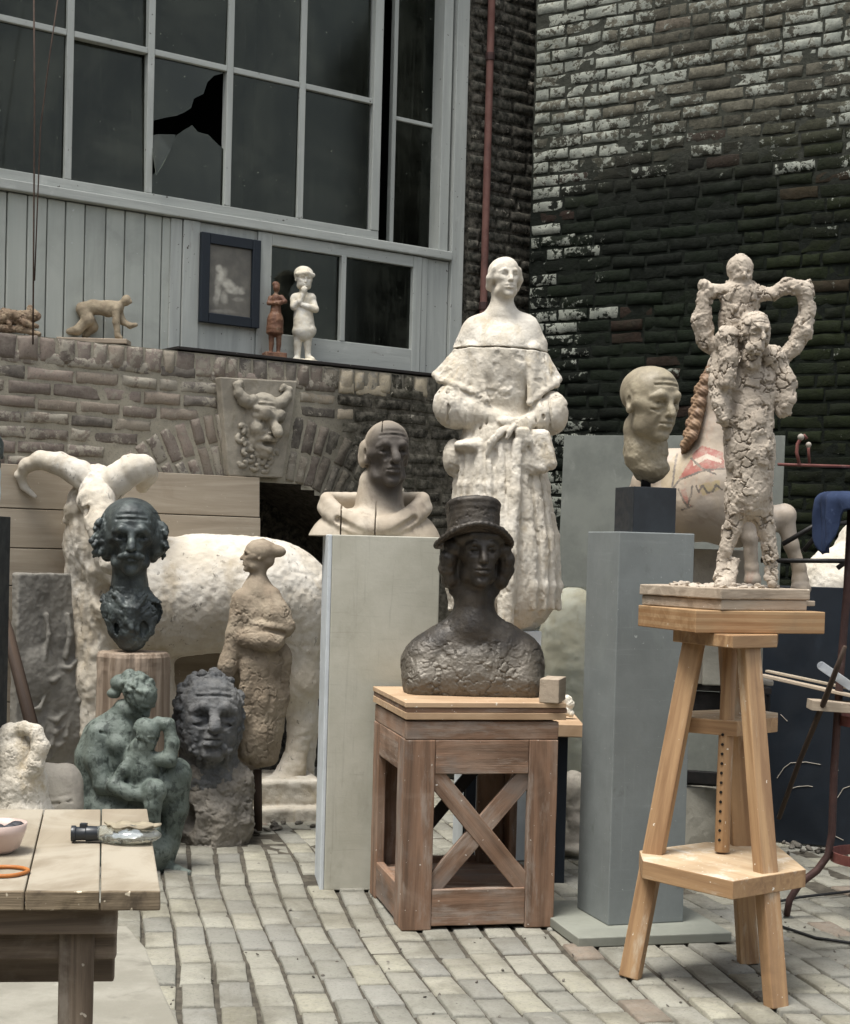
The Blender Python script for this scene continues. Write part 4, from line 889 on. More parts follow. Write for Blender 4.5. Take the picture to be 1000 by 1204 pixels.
    for (k, e) in ((.0, .0), (.0, .85), (1.0, .0), (1.0, .85)):
        q_ = o + dl * (.045 + k + .035) + dn * (.045 + e); m = MB(); m.obox(v3(q_, (zt - .097) / 2), (*dl, 0), (*dn, 0), Z, .035, .035, (zt - .098) / 2); m.build('leg', M['table_leg'], r, .004, wear=.005)
    # things on the work table
    b = G(-4, 1002, zt)[:2]; m = MB(); m.lathe(v3(b, zt), [(.034, .001), (.05, .012), (.062, .045), (.066, .066), (.0625, .066), (.058, .045), (.045, .016), (.001, .014)], 40, False)
    bo = m.build('bowl', M['pink_bowl'], None, 0, True); tag(bo, 'pale pink bowl with dark clay inside, near the table front', 'bowl')
    S = Sculpt(3.5); S.loc = (np.eye(3), v3(b, zt + .045), 1.0)
    for k in range(9): S.ell((.03 * math.cos(k * 2.4) * (k % 3 + .3) * .6, .03 * math.sin(k * 2.4) * (k % 3 + .3) * .6, .004 * (k % 3)), (.022, .018, .014), k=.006)
    tag(sculpted(S, .002, 'clay_scraps', M['dark_clay'], None, rough(.003, 60)), 'dark wet clay scraps lying in the pink bowl', 'clay')
    c = G(5, 1027, zt)[:2]; m = MB(); m.tube([v3(c, zt + .0045) + np.array((.047 * math.cos(t_) * (1 + .06 * math.sin(3 * t_)), .047 * math.sin(t_), 0)) for t_ in np.linspace(0, 2 * math.pi, 41)], .0042, 8, False)
    tag(m.build('rubber_ring', M['orange_ring'], None, 0, True), 'orange rubber ring lying at the front of the work table', 'ring')
    p = [G(x, y, zt + .02) for (x, y) in ((84, 980), (118, 980), (128, 981), (183, 982))]
    r2 = empty('flask', p[0] * (1, 1, 0) + Z * zt, 'clear glass flask with black cap lying flat on the table under an oyster shell', 'flask')
    S = Sculpt(3.9); S.loc = (np.eye(3), np.zeros(3), 1.0)
    ctr = (p[2] + p[3]) / 2; S.ell(ctr, (.068, .045, .021), k=0); S.cap(p[1], p[2] + (.01, 0, 0), .017, .017, k=.02)
    sculpted(S, .0025, 'glass_body', M['clear'], r2, rough(.002, 40))
    m = MB(); m.tube([p[0], p[0] + (p[1] - p[0]) * .16, p[0] + (p[1] - p[0]) * .17, p[0] + (p[1] - p[0]) * .5, p[0] + (p[1] - p[0]) * .52, p[1]], [.0185, .0185, .0155, .0155, .018, .0165], 18); m.build('cap', M['black_stone'], r2, .001, True)
    m = MB(); m.box(p[0] + (p[1] - p[0]) * .3 + np.array((0, -.006, .012)), p[0] + (p[1] - p[0]) * .55 + np.array((0, .006, .024))); m.build('clip', M['black_stone'], r2, .001)
    n = 36; V = []; Fa = []
    for j, rr in enumerate((.12, .5, .8, 1.0)):
        for i in range(n):
            t_ = 2 * math.pi * i / n; w_ = 1 + .08 * math.sin(5 * t_) + .06 * math.sin(9 * t_ + 1)
            V.append(ctr + np.array((.062 * rr * w_ * math.cos(t_), .04 * rr * w_ * math.sin(t_), .020 + .005 * rr + (.003 * math.sin(7 * t_) if rr > .6 else 0))))
    top = len(V); V += [v - np.array((0, 0, .004)) for v in V]
    for j in range(3):
        for i in range(n):
            a_, b_ = j * n + i, j * n + (i + 1) % n; Fa.append((a_, b_, b_ + n, a_ + n)); Fa.append((top + a_ + n, top + b_ + n, top + b_, top + a_))
    for i in range(n): a_, b_ = 3 * n + i, 3 * n + (i + 1) % n; Fa.append((a_, b_, top + b_, top + a_))
    Fa.append(tuple(range(n - 1, -1, -1))[::-1]); Fa.append(tuple(range(top + n - 1, top - 1, -1)))
    tag(link('shell', mesh_from(np.array(V), Fa, True), M['stone_head'], None, ctr), 'grey oyster-like shell resting on the glass flask', 'shell')
    # ---- black plinth at the left edge
    Q, ex, ey = quad_from(np.array(W(-74, 700, 6.2))[:2], -4, .19, .3); zt = EYE - (607 - 632) / F * 6.2
    mb = MB(); mb.prism(Q, 0, zt); tag(mb.build('plinth', M['black_paint'], None, .003), 'narrow black plinth cut by the left edge of the view', 'plinth')
    # ---- planks, relief slab, stick behind the ram
    r = empty('plank_panel', LP(.85, 0, .5), 'large panel of wide dusty planks leaning on the wall behind the ram', 'plank panel')
    zs = [0.0, .30, .62, .92, 1.235, 1.42, 1.63, 1.845]
    zs = [.0, .31, .60, .90, 1.20, 1.395, 1.60, 1.83]
    for i in range(len(zs) - 1):
        m = MB(); off0 = .44; oz = lambda z: .36 - .08 * z / 1.85
        u0, u1 = -1.2, LU(318, 620, .42)[0] + [0, -.004, .003, 0, -.006, .002, -.003][i]
        zc = (zs[i] + zs[i + 1]) / 2; cc = LP((u0 + u1) / 2, zc, oz(zc)); up_ = unit(LP(0, 1.85, oz(1.85)) - LP(0, 0, oz(0)))
        m.obox(cc, DL, up_, np.cross(DL, up_), (u1 - u0) / 2, (zs[i + 1] - zs[i]) / 2 - .0025, .013); m.build('plank', M['plank'], r, .003)
    # ---- long grey sheet against the right wall
    A_ = W(655, 700, 8.75); B_ = W(916, 700, 8.35); d = unit((B_ - A_) * (1, 1, 0)); nn = np.array((d[1], -d[0], 0)); L_ = np.linalg.norm((B_ - A_)[:2])
    m = MB(); up_ = unit(Z - nn * .07); bc = (A_ + B_) / 2 * (1, 1, 0) + up_ * 1.055 + nn * .08; m.obox(bc, d, up_, np.cross(d, up_), L_ / 2, 1.05, .006)
    tag(m.build('fibre_sheet', M['fibre'], None, .002), 'tall grey-green sheet leaning against the mossy wall behind the statues', 'sheet')
    # ---- milky plastic sheet in front of a pale torso, right of the statue
    A_ = W(628, 800, 7.9); B_ = W(704, 800, 7.7); d = unit((B_ - A_) * (1, 1, 0)); L_ = .62; zt = EYE - (690 - 650) / F * 7.8
    m = MB(); m.obox(A_ * (1, 1, 0) + d * L_ / 2 + Z * zt / 2, d, Z, np.cross(d, Z), L_ / 2, zt / 2 - .002, .003)
    tag(m.build('plastic_sheet', M['plastic'], None, 0), 'milky translucent sheet standing between the tall statue and the grey plinth', 'sheet')
    # ---- statue's own pedestal
    Q, ex, ey = quad_from(np.array(W(548, 900, 7.3))[:2], 6, .34, .42)
    mb = MB(); mb.prism(Q, 0, 1.075); tag(mb.build('plinth', M['white_side'], None, .003), 'white plinth under the tall plaster woman, mostly hidden', 'plinth')
    # ---- pedestal under the carousel horse
    Q, ex, ey = quad_from(np.array(W(812, 800, 7.24))[:2], 4, .255, .22)
    mb = MB(); mb.prism(Q, .857, 1.48); tag(mb.build('plinth', M['grey_stone'], None, .004), 'drab beige block on the black bench behind the grey plinth, under the carousel horse', 'plinth')
    # ---- black bench with slabs behind the stand
    a = W(792, 810, 7.3); b = W(908, 806, 7.15); zt = .855; r = empty('bench', v3((a + b) / 2, 0), 'black bench with a slate top behind the modelling stand', 'bench')
    m = MB(); m.prism([a[:2], b[:2], b[:2] + (0.02, .5), a[:2] + (.02, .5)], zt - .03, zt); m.build('bench_top', M['dark_wood'], r, .004)
    m = MB(); m.bar(v3(a[:2] + (0, .03), zt - .085), v3(b[:2] + (0, .03), zt - .085), .10, .03, Z); m.build('rail', M['black_iron'], r, .004); m = MB(); m.bar(v3(a[:2] + (0, .03), .42), v3(b[:2] + (0, .03), .42), .06, .03, Z); m.build('rail', M['black_iron'], r, .004)
    for q_ in (a[:2] + (.045, .04), b[:2] + (-.045, .04), W(852, 900, 7.25)[:2] + (0, .0), a[:2] + (.05, .38), b[:2] + (-.03, .38)):
        m = MB(); m.box((q_[0] - .026, q_[1] - .026, 0), (q_[0] + .026, q_[1] + .026, zt - .031)); m.build('leg', M['black_iron'], r, .003)
    m = MB(); m.prism([a[:2] + (.03, .10), b[:2] + (-.09, .14), b[:2] + (-.09, .38), a[:2] + (.03, .38)], .38, .405); m.build('lower_shelf', M['dark_wood'], r, .004)
    a2 = W(826, 800, 7.19); m = MB(); m.obox(v3(a2[:2] + (.135, .0), .856 + .125), unit(np.array((1, -.05, 0))), Z, unit(np.array((.05, 1, 0))), .135, .124, .02); tag(m.build('stone_slab', M['concrete'], None, .006, wear=.005), 'pale slab standing upright on the black bench behind the stand legs', 'slab')
    a2 = W(880, 800, 7.3); m = MB(); m.obox(v3(a2[:2] + (.0, .08), .856 + .012), (1, -.2, 0), (.2, 1, 0), Z, .13, .12, .0115); tag(m.build('stone_slab', M['grey_stone'], None, .006, wear=.004), 'flat grey slab lying on the end of the black bench', 'slab')
    a2 = W(822, 950, 7.35); m = MB(); m.box((a2[0] - .17, 7.3, .001), (a2[0] + .095, 7.6, .37)); tag(m.build('stone_block', M['concrete'], None, .008, wear=.008), 'square pale stone block standing on the ground under the black bench', 'block')
    # ---- blue black board on the right
    A_ = W(884, 900, 8.05); B_ = W(1075, 900, 7.75); d = unit((B_ - A_) * (1, 1, 0)); L_ = np.linalg.norm((B_ - A_)[:2]); n_ = np.array((d[1], -d[0], 0)); zt = EYE - (690 - 656) / F * 7.9
    r = empty('board', v3((A_ + B_) / 2, 0), 'big blue-black board standing on edge behind the iron stand, scribbled with chalk', 'board')
    m = MB(); m.obox((A_ + B_) / 2 * (1, 1, 0) + Z * (zt / 2 + .002), d, Z, n_, L_ / 2, zt / 2, .012); m.build('panel', M['navy'], r, .003)
    def onb(x, y):
        q_ = ray(x, y); p_ = A_ * (1, 1, 0) + n_ * .0135; t_ = ((p_ - CAM) @ n_) / (q_ @ n_); return CAM + q_ * t_
    for st in ([(914, 915), (922, 903), (930, 897), (948, 896), (965, 899)], [(928, 928), (938, 925), (950, 924), (956, 925)], [(985, 938), (992, 927), (1001, 924)], [(918, 840), (926, 848)], [(978, 900), (986, 906)], [(980, 982), (992, 988)]):
        ch = MB(); ch.tube([onb(*s_) for s_ in st], .0022, 5); ch.build('chalk_mark', M['grey_stone'], r, 0)
    # ---- iron turntable stand at the right edge
    cx = W(1028, 1000, 6.35); C2 = cx[:2]; r = empty('iron_stand', v3(C2, 0), 'rusty iron stand with curved feet and hoops at the right edge', 'iron stand')
    def leg(fx, fy, tx):
        f_ = G(fx, fy)[:2]; dr = unit(f_ - C2); R_ = np.linalg.norm(f_ - C2)
        rr = lambda k: C2 + dr * R_ * k
        zz = [(1.0, .004), (.97, .07), (.86, .135), (.66, .19), (.54, .25), (.50, .34), (.50, .60), (.47, .95), (.42, 1.30), (.40, 1.66)]
        m = MB(); pts = [v3(rr(k), z) for k, z in zz]; m.tube(pts, [.014, .015] + [.0165] * (len(zz) - 2), 8); m.build('leg', M['iron'], r, 0, True)
        return rr(.5)
    l1 = leg(925, 1078, 0); leg(1090, 1100, 0); leg(1075, 1030, 0)
    R1 = np.linalg.norm(l1 - C2)
    for z, rr_, mt in ((.245, R1 * .97, 'red_iron'), (.80, R1 * .93, 'red_iron')):
        m = MB(); n = 40; V = []; 
        for i in range(n):
            t_ = 2 * math.pi * i / n
            for (dr, dz) in ((0, -.02), (0, .02), (-.008, .02), (-.008, -.02)): V.append(v3(C2 + np.array((math.cos(t_), math.sin(t_))) * (rr_ + dr), z + dz))
        m.add(V, [(4 * i + k, 4 * ((i + 1) % n) + k, 4 * ((i + 1) % n) + (k + 1) % 4, 4 * i + (k + 1) % 4) for i in range(n) for k in range(4)]); m.build('hoop', M[mt], r, 0)
    m = MB(); m.lathe(v3(C2, 1.70), [(.001, -.03), (.20, -.03), (.20, 0), (.001, 0.0)], 36, False); m.build('turntable', M['iron'], r, .003)
    tp = W(1000, 546, 6.3); m = MB(); m.tube([W(915, 546, 6.25), W(1010, 549, 6.3)], .006, 8); ro = m.build('rod', M['red_iron'], r, 0, True)
    hk = MB(); hk.tube([W(940, 545, 6.25), W(937, 532, 6.25), W(938, 522, 6.25), W(942, 515, 6.25), W(946, 512, 6.25), W(949, 516, 6.25)], .007, 8); hk.tube([W(952, 545, 6.3), W(951, 530, 6.3), W(951, 524, 6.3)], .006, 8); hk.build('hook', M['red_iron'], ro, 0, True)
    kb = MB()
    for (x, y, rr_) in ((942, 514, .014), (951, 523, .012)):
        c_ = W(x, y, 6.25); kb.lathe(c_, [(.001, -rr_), (rr_ * .7, -rr_ * .7), (rr_, 0), (rr_ * .7, rr_ * .7), (.001, rr_)], 14, False)
    kb.build('knob', M['grey_stone'], ro, 0, True)
    # planks and tools resting on the hoop
    zt = .822
    def lay(x0, y0, x1, y1, Y0, Y1, w_, h_, mat, nm, lab, cat):
        a_, b_ = W(x0, y0, Y0), W(x1, y1, Y1); m = MB(); m.bar(a_, b_, w_, h_, (.2, 1, 0)); tag(m.build(nm, M[mat], None, .002, wear=.003), lab, cat)
    lay(896, 794, 1060, 831, 6.5, 6.2, .075, .012, 'base_board', 'lath', 'lower of two long thin laths sticking out left from the iron hoop', 'lath')
    lay(902, 789, 1060, 822, 6.56, 6.28, .05, .010, 'plank', 'lath', 'upper of two long thin laths sticking out left from the iron hoop', 'lath')
    lay(952, 828, 1060, 836, 6.3, 6.3, .10, .04, 'base_board', 'board_offcut', 'short thick board offcut resting on the iron hoop below the laths', 'offcut')
    m = MB(); m.tube([W(916, 962, 6.75), W(940, 896, 6.6), W(972, 818, 6.2), W(984, 786, 6.15), W(994, 760, 6.1)], [.011, .011, .012, .011, .008], 8); tag(m.build('stick', M['stick'], None, 0, True), 'crooked brown stick leaning across the board through the iron stand', 'stick')
    a_ = W(963, 783, 6.28); m = MB(); m.bar(W(966, 783, 6.22), W(1002, 808, 6.15), .034, .006, (.3, .1, 1)); m.tube([W(966, 783, 6.218), W(966.3, 783.2, 6.225)], .017, 20); tag(m.build('scraper', M['tool'], None, .001), 'grey metal scraper with a rounded holed end lying on the laths', 'tool')
    # iron brace rods of a second rack behind
    r = empty('iron_rack', W(985, 650, 7.0) * (1, 1, 0), 'black iron rack with crossing braces behind the blue cloth', 'rack')
    for pts in ([(895, 659), (1060, 660)], [(945, 648), (970, 618), (1000, 614)], [(1060, 640), (1002, 655), (985, 668)], [(920, 640), (958, 618), (985, 612)]):
        m = MB(); m.tube([W(x, y, 7.0) for x, y in pts], .012, 6); m.build('brace', M['black_iron'], r, 0, True)
    for x in (1040, 1100): 
        q_ = W(x, 660, 7.0); m = MB(); m.tube([q_ * (1, 1, 0), q_ + Z * .2], .015, 8); m.build('leg', M['black_iron'], r, 0, True)
    # cable on the ground
    m = MB(); m.tube([G(x, y, .012) for x, y in ((1080, 1052), (1000, 1048), (940, 1055), (905, 1062), (897, 1072), (915, 1088), (960, 1103), (1010, 1110), (1080, 1112))], .006, 8); tag(m.build('cable', M['cable'], None, 0, True), 'thin black cable looping over the paving under the iron stand', 'cable')
    # stick leaning at the left
    m = MB(); m.tube([W(-8, 690, 8.0), W(10, 745, 7.8), W(42, 870, 7.3)], [.024, .03, .032], 10); tag(m.build('stick', M['stick'], None, 0, True), 'thick dark stick leaning beside the black plinth', 'stick')
    # picture on the timber front
    r = empty('framed_picture', LP(1.35, 2.95, .03), 'small dark-framed picture of a pale crouching figure, hung on the grey panel', 'picture')
    def hb(mb, u0, u1, z0, z1, o0, o1): mb.obox(LP((u0 + u1) / 2, (z0 + z1) / 2, (o0 + o1) / 2), DL, (0, 0, 1), NL, (u1 - u0) / 2, (z1 - z0) / 2, (o1 - o0) / 2)
    m = MB(); hb(m, 1.160, 1.215, 2.712, 3.225, .024, .055); hb(m, 1.495, 1.548, 2.712, 3.225, .024, .055); hb(m, 1.216, 1.494, 2.712, 2.77, .024, .053); hb(m, 1.216, 1.494, 3.165, 3.225, .024, .053); m.build('frame', M['frame_black'], r, .004)
    nu, nz = 60, 84; U, Zz = np.meshgrid(np.linspace(1.212, 1.498, nu), np.linspace(2.766, 3.169, nz), indexing='ij'); V = np.array([LP(u, z, .034) for u, z in zip(U.ravel(), Zz.ravel())]); I = np.arange(U.size).reshape(U.shape)
    fq = np.stack([I[:-1, :-1], I[1:, :-1], I[1:, 1:], I[:-1, 1:]], -1).reshape(-1, 4)
    x, y = proj(V); w_ = 2.0 * fbm(V * 26, 3, 4); x = x + w_; y = y + w_; tone = np.zeros(len(V))
    for (cx, cy, rx, ry, an, k) in ((260, 326, 6, 12, 20, 1), (267, 333, 13, 6, 35, .9), (276, 341, 11, 5, -4, .9), (256, 344, 4, 14, 8, .75), (264, 350, 5, 8, -10, .55), (283, 343, 5, 3, 10, .9), (258, 316, 4, 5, 0, 1), (280, 352, 7, 3, 0, .35), (262, 366, 16, 2.5, 4, .3)):
        a = math.radians(an); dx = (x - cx) * math.cos(a) + (y - cy) * math.sin(a); dy = -(x - cx) * math.sin(a) + (y - cy) * math.cos(a)
        tone = np.maximum(tone, k * sstep(1.25, .55, np.hypot(dx / rx, dy / ry)))
    tone = tone * (.75 + .5 * fbm(V * 40, 3, 9)); link('print', mesh_from(V, fq, True, 'print', {'tone': tone}), M['print'], r, wloc(r))
rs_z = [0.0, .0012, .0006, .001]
# ------------------------------------------------------------------ sculptures: busts and heads
def hair_clumps(S, c, r, n, size, seed, keep=lambda p: True, k=4):
    rs = np.random.RandomState(seed); done = 0
    while done < n:
        d = rs.normal(0, 1, 3); d /= np.linalg.norm(d); p = np.array(c) + d * np.array(r)
        if not keep(d): continue
        S.ell((p[0], p[1], p[2]), size * rs.uniform(.7, 1.3, 3), rot=tuple(rs.uniform(-60, 60, 3)), k=k); done += 1

def sc_moustache():
    S = Sculpt(7.45)
    head(S, 154, 632, 0, 88, 12, 3, 0, old=.8, jaw=.82, nose=1.0, brow=1.25, ears=0, gaunt=.4, lips=.6, neck=(-1.0, .10, .21), wide=.96)
    S.frame(154, 632, 0, 88, 12, 3)
    for x in (-1, 1):                                   # puffs of hair at the sides
        for (p, r) in (((.33, .10, .10), .10), ((.37, .08, -.03), .105), ((.35, .06, -.16), .095), ((.31, .12, .24), .09), ((.30, .16, -.27), .075)): S.ell((x * p[0], p[1], p[2]), (r, r * 1.2, r), k=.05)
        rs = np.random.RandomState(20 + x)
        for i in range(34):
            t = rs.uniform(-.6, 1); e = rs.uniform(.0, .13); c = (x * (.36 + e * (1 - .5 * abs(t))), rs.uniform(-.05, .22), -.03 + .26 * t); S.chain([c, (c[0] + x * .03, c[1] - .02, c[2] - .05), (c[0] + x * rs.uniform(-.02, .05), c[1] + .02, c[2] - .10)], [.032, .03, .014], k=.015)
    S.ell((0, .14, .24), (.36, .36, .29), k=.05)
    for x in (-1, 1): S.ell((x * .30, .06, -.02), (.12, .2, .27), k=.05)
    for x in (-1, 1): S.chain([(0, -.43, -.20), (x * .07, -.425, -.215), (x * .135, -.38, -.235), (x * .165, -.34, -.265)], [.028, .042, .036, .016], k=.025)
    S.px()
    S.chain([(152, 668, 6), (153, 690, 8), (153, 712, 8)], [18, 19, 25], k=8)
    S.ell((154, 722, 10), (34, 24, 24), k=10); S.ell((140, 715, 8), (19, 22, 20), k=8); S.ell((172, 718, 10), (17, 22, 18), k=8)
    S.chain([(155, 725, 6), (155, 742, 4), (156, 752, 4)], [27, 22, 16], k=10); S.ell((184, 719, 6), (9, 13, 12), k=6); S.ell((125, 712, 6), (9, 14, 12), k=6); S.chain([(125, 716, 2), (134, 740, -4), (146, 755, 0)], [7, 6, 8], k=6); S.chain([(185, 722, 2), (176, 742, -4), (164, 756, 0)], [7, 6, 8], k=6)
    S.chain([(136, 700, -12), (150, 716, -18), (153, 740, -19)], [3.5, 4, 3], k=3); S.chain([(171, 700, -12), (160, 716, -18), (156, 738, -19)], [3.5, 4, 3], k=3)
    S.ell((141, 738, -12), (6, 10, 5), k=3, op='-'); S.ell((169, 740, -12), (5, 9, 5), k=3, op='-')
    S.box((155, 768, 5), (60, 60, 10), k=2, op='-')
    y0 = S.w((154, 632, 0))[1]; zt = S.w((154, 690, 0))[2]
    def dsp(V, N):
        lo = V[:, 2] < zt; side = np.abs(V[:, 0] - S.w((154, 632, 0))[0]) > .105
        a = np.where(lo, .007, np.where(side, .008, .0018)); return a * fbm(V * 30, 4, 3) + np.where(lo, 1, 0) * lumps(.006, 24, 5, .004)(V, N) + np.where(side & ~lo, .004, 0) * fbm(V * (60, 60, 30), 3, 5)
    o = sculpted(S, .0036, 'bust', M['bronze_blue'], None, dsp)
    tag(o, 'dark bronze bust of a gaunt man with a drooping moustache on a wooden stump', 'bust')
    # stump
    Q = W(153, 900, 7.45)[:2]; zt = o.location[2] - .002; m = MB(); R_ = 43 * 7.45 / F; prof = [(R_ * 1.04, 0), (R_ * 1.02, .3), (R_ * .99, zt - .1), (R_ * .98, zt - .02), (R_ * .93, zt), (.001, zt)]
    n = 48; V, Fa, g = [], [], []
    for (r, z) in prof:
        for i in range(n):
            t_ = 2 * math.pi * i / n; w_ = 1 + .03 * math.sin(3 * t_ + 1) + .02 * math.sin(7 * t_); w_ -= .09 * math.exp(-((t_ - 4.95) / .06) ** 2) + .05 * math.exp(-((t_ - 4.2) / .05) ** 2)
            V.append((Q[0] + r * w_ * math.cos(t_), Q[1] + r * w_ * math.sin(t_), z)); g.append((z, r * math.cos(t_), r * math.sin(t_)))
    for i in range(len(prof) - 1): Fa += [(i * n + k, i * n + (k + 1) % n, (i + 1) * n + (k + 1) % n, (i + 1) * n + k) for k in range(n)]
    m.add(V, Fa, g); tag(m.build('stump', M['stump'], None, .004, wear=.012, sub=2), 'upright split grey wooden stump behind the green seated woman', 'stump')

def sc_monk():
    S = Sculpt(6.78)
    S.ell((440, 660, 14), (80, 66, 46), k=0)
    S.ell((392, 646, 14), (30, 40, 36), k=14); S.ell((490, 646, 14), (28, 40, 36), k=14)
    S.ell((441, 628, 12), (58, 34, 44), k=14)
    for i in range(28):                                # cowl: folded ring of cloth, standing at the back, dipping to a point in front
        t0, t1 = [math.pi * 2 * (i + k) / 28 for k in (0, 1)]
        q = lambda t: (441 + 56 * math.cos(t), 587 + (30 * max(0, -math.sin(t)) ** 1.6), 12 + 38 * math.sin(t))
        S.cap(q(t0), q(t1), 7.5, k=5)
        q = lambda t: (441 + 60 * math.cos(t), 597 + (26 * max(0, -math.sin(t)) ** 1.6), 12 + 42 * math.sin(t))
        S.cap(q(t0), q(t1), 6.5, k=6)
    S.chain([(398, 611, -22), (412, 620, -35), (441, 634, -44), (464, 626, -38), (488, 610, -22)], 3.6, k=4, op='-')
    S.ell((441, 588, 10), (46, 15, 30), k=5, op='-')
    S.chain([(447, 570, 16), (446, 610, 16)], [25, 32], k=8)
    S.chain([(455, 580, -1), (457, 600, -4)], 4, k=6)
    head(S, 455, 535, 0, 79, 18, -3, 0, old=1.0, jaw=.95, nose=1.22, brow=1.2, gaunt=.45, lips=.75, neck=(-.72, .1, .24), wide=.93, ears=1.15)
    S.frame(455, 535, 0, 79, 18, -3)
    for x in (-1, 1):
        for (p, r) in (((.31, .20, .10), (.05, .16, .12)), ((.30, .22, -.06), (.05, .15, .12)), ((.24, .36, 0), (.10, .12, .16))): S.ell((x * p[0], p[1], p[2]), r, k=.05)
    S.px()
    S.box((441, 690, 14), (200, 58.5, 120), op='-')      # flat cut where the bust meets the plinth
    S.box((401, 605, -30), (.8, 30, 30), op='-'); S.box((441.5, 612, -36), (.6, 22, 22), op='-'); S.box((450, 501, -10), (.5, 9, 22), op='-')
    fc = S.w((462, 545, -22))
    o = sculpted(S, .0033, 'bust', M['monk'], None, rough(.0012, 30), attrs=lambda V, N: {'tone': sstep(.19, .09, np.linalg.norm((V - fc) * (1, 1, .75), axis=1))})
    tag(o, 'pale carved bust of a stern balding man in a monk\'s cowl, cracked', 'bust')

def sc_tophat():
    S = Sculpt(6.30)
    head(S, 562, 651, 0, 82, 10, -3, 0, old=.12, jaw=.88, nose=.88, brow=.6, ears=.6, lips=1.1, neck=None, wide=.9)
    S.frame(562, 651, 0, 82, 10, -3)
    for x in (-1, 1):
        for (p, r) in (((.36, .0, .08), .13), ((.42, .04, -.08), .13), ((.42, .10, -.22), .135), ((.37, .14, -.36), .13), ((.28, .2, -.50), .10), ((.27, -.16, .2), .09)): S.ell((x * p[0], p[1], p[2]), (r, r * 1.2, r * 1.1), k=.04)
    S.ell((0, .2, -.1), (.34, .3, .42), k=.05)
    S.chain([(-.28, -.22, .20), (-.15, -.34, .25), (.05, -.37, .25), (.2, -.32, .24), (.29, -.2, .2)], [.06, .055, .05, .055, .06], k=.04); S.px()
    S.chain([(558, 676, 10), (558, 705, 10), (557, 735, 12)], [21, 21.5, 25], k=9)
    S.chain([(566, 690, -10), (560, 735, -9)], [4, 3], k=8)
    # shoulders: flat cut rough block
    S.ell((557, 790, 16), (79, 50, 46), k=16); S.ell((498, 792, 16), (24, 44, 38), k=12); S.ell((616, 790, 16), (22, 44, 38), k=12)
    S.box((556, 803, 14), (76, 17, 40), rnd=14, k=14); S.chain([(557, 738, 10), (525, 756, 12), (497, 775, 16)], [24, 22, 22], k=14); S.chain([(557, 738, 10), (590, 756, 12), (615, 775, 16)], [24, 22, 22], k=14)
    S.box((556, 870, 10), (200, 51, 200), op='-')
    sx = S.w((556, 780, 0)); zt = S.w((556, 752, 0))[2]; zh = S.w((556, 640, 0))[2]
    def dsp(V, N):
        lo = sstep(zt + .03, zt - .05, V[:, 2]); hs = (np.abs(V[:, 0] - S.w((562, 650, 0))[0]) > .10) & (V[:, 2] > zt + .05)
        return lo * (.004 * fbm(V * 26, 5, 6) + lumps(.0055, 24, 5, .0035, fine=.0015)(V, N)) + hs * .006 * fbm(V * (50, 50, 30), 3, 2) + .001 * fbm(V * 60, 3, 1)
    ro = empty('bust', sx * (1, 1, 0) + np.array((0, 0, .868)), 'dark bronze bust of a young woman in a top hat on the crate', 'bust')
    sculpted(S, .0033, 'body', M['bronze_top'], ro, dsp, attrs=lambda V, N: {'tone': sstep(zt + .0, zt - .09, V[:, 2])})
    # hat
    S = Sculpt(6.30); S.frame(557, 630, 4, 100, 8, -13)
    z = lambda r, h, k=0, op='+': None
    hat_pts = [(0.31, .02), (.305, .2), (.325, .42)]
    for (r0_, z0) in ((.305, .04), (.303, .1), (.304, .16), (.308, .22), (.320, .29), (.333, .36)): S.ell((0, 0, z0), (r0_, r0_ * 1.12, .11), k=.05)
    S.box((0, 0, .49), (.6, .6, .07), k=.015, op='-')
    n = 40
    for i in range(n):
        t0, t1 = 2 * math.pi * i / n, 2 * math.pi * (i + 1) / n
        for R_ in (.33, .39, .44):
            f = lambda t: (R_ * math.cos(t), R_ * 1.18 * math.sin(t), -.015 - .10 * (math.cos(t) ** 2) * ((R_ - .28) / .16) ** 1.0 + .04 * (math.sin(t) ** 2) * (R_ - .3) / .14)
            S.cap(f(t0), f(t1), .030 if R_ < .43 else .027, k=.03)
    for i in range(n):
        t0, t1 = 2 * math.pi * i / n, 2 * math.pi * (i + 1) / n; S.cap((.318 * math.cos(t0), .318 * 1.12 * math.sin(t0), .035), (.318 * math.cos(t1), .318 * 1.12 * math.sin(t1), .035), .016, k=.012)
    S.px(); sculpted(S, .0032, 'top_hat', M['bronze_top'], ro, addf(rough(.002, 26, 4, 4), lumps(.0022, 26, 9, .0018)))

def sc_bald():
    S = Sculpt(6.17)
    head(S, 764, 475, 0, 87, 33, 5, 0, old=.75, jaw=1.04, nose=.95, brow=1.2, ears=1.05, lips=.85, neck=None, wide=1.0)
    S.chain([(758, 505, 16), (760, 530, 14), (764, 548, 12)], [25, 24, 21], k=7); S.ell((766, 550, 8), (22, 11, 18), k=6); S.ell((748, 535, 12), (13, 18, 20), k=6)
    S.ell((742, 566, -12), (18, 14, 30), k=4, op='-')
    zt = S.w((760, 508, 0))[2]
    ro = empty('portrait_head', S.w((762, 566, 10)), 'olive-grey cast head of a bald man turned to the right, on the black cube', 'portrait head')
    sculpted(S, .003, 'head', M['stone_head'], ro, addf(rough(.0016, 45), lambda V, N: .0055 * sstep(zt, zt - .06, V[:, 2]) * fbm(V * 40, 3, 7)))
    PIN.build('pin', M['black_iron'], ro, 0, True)

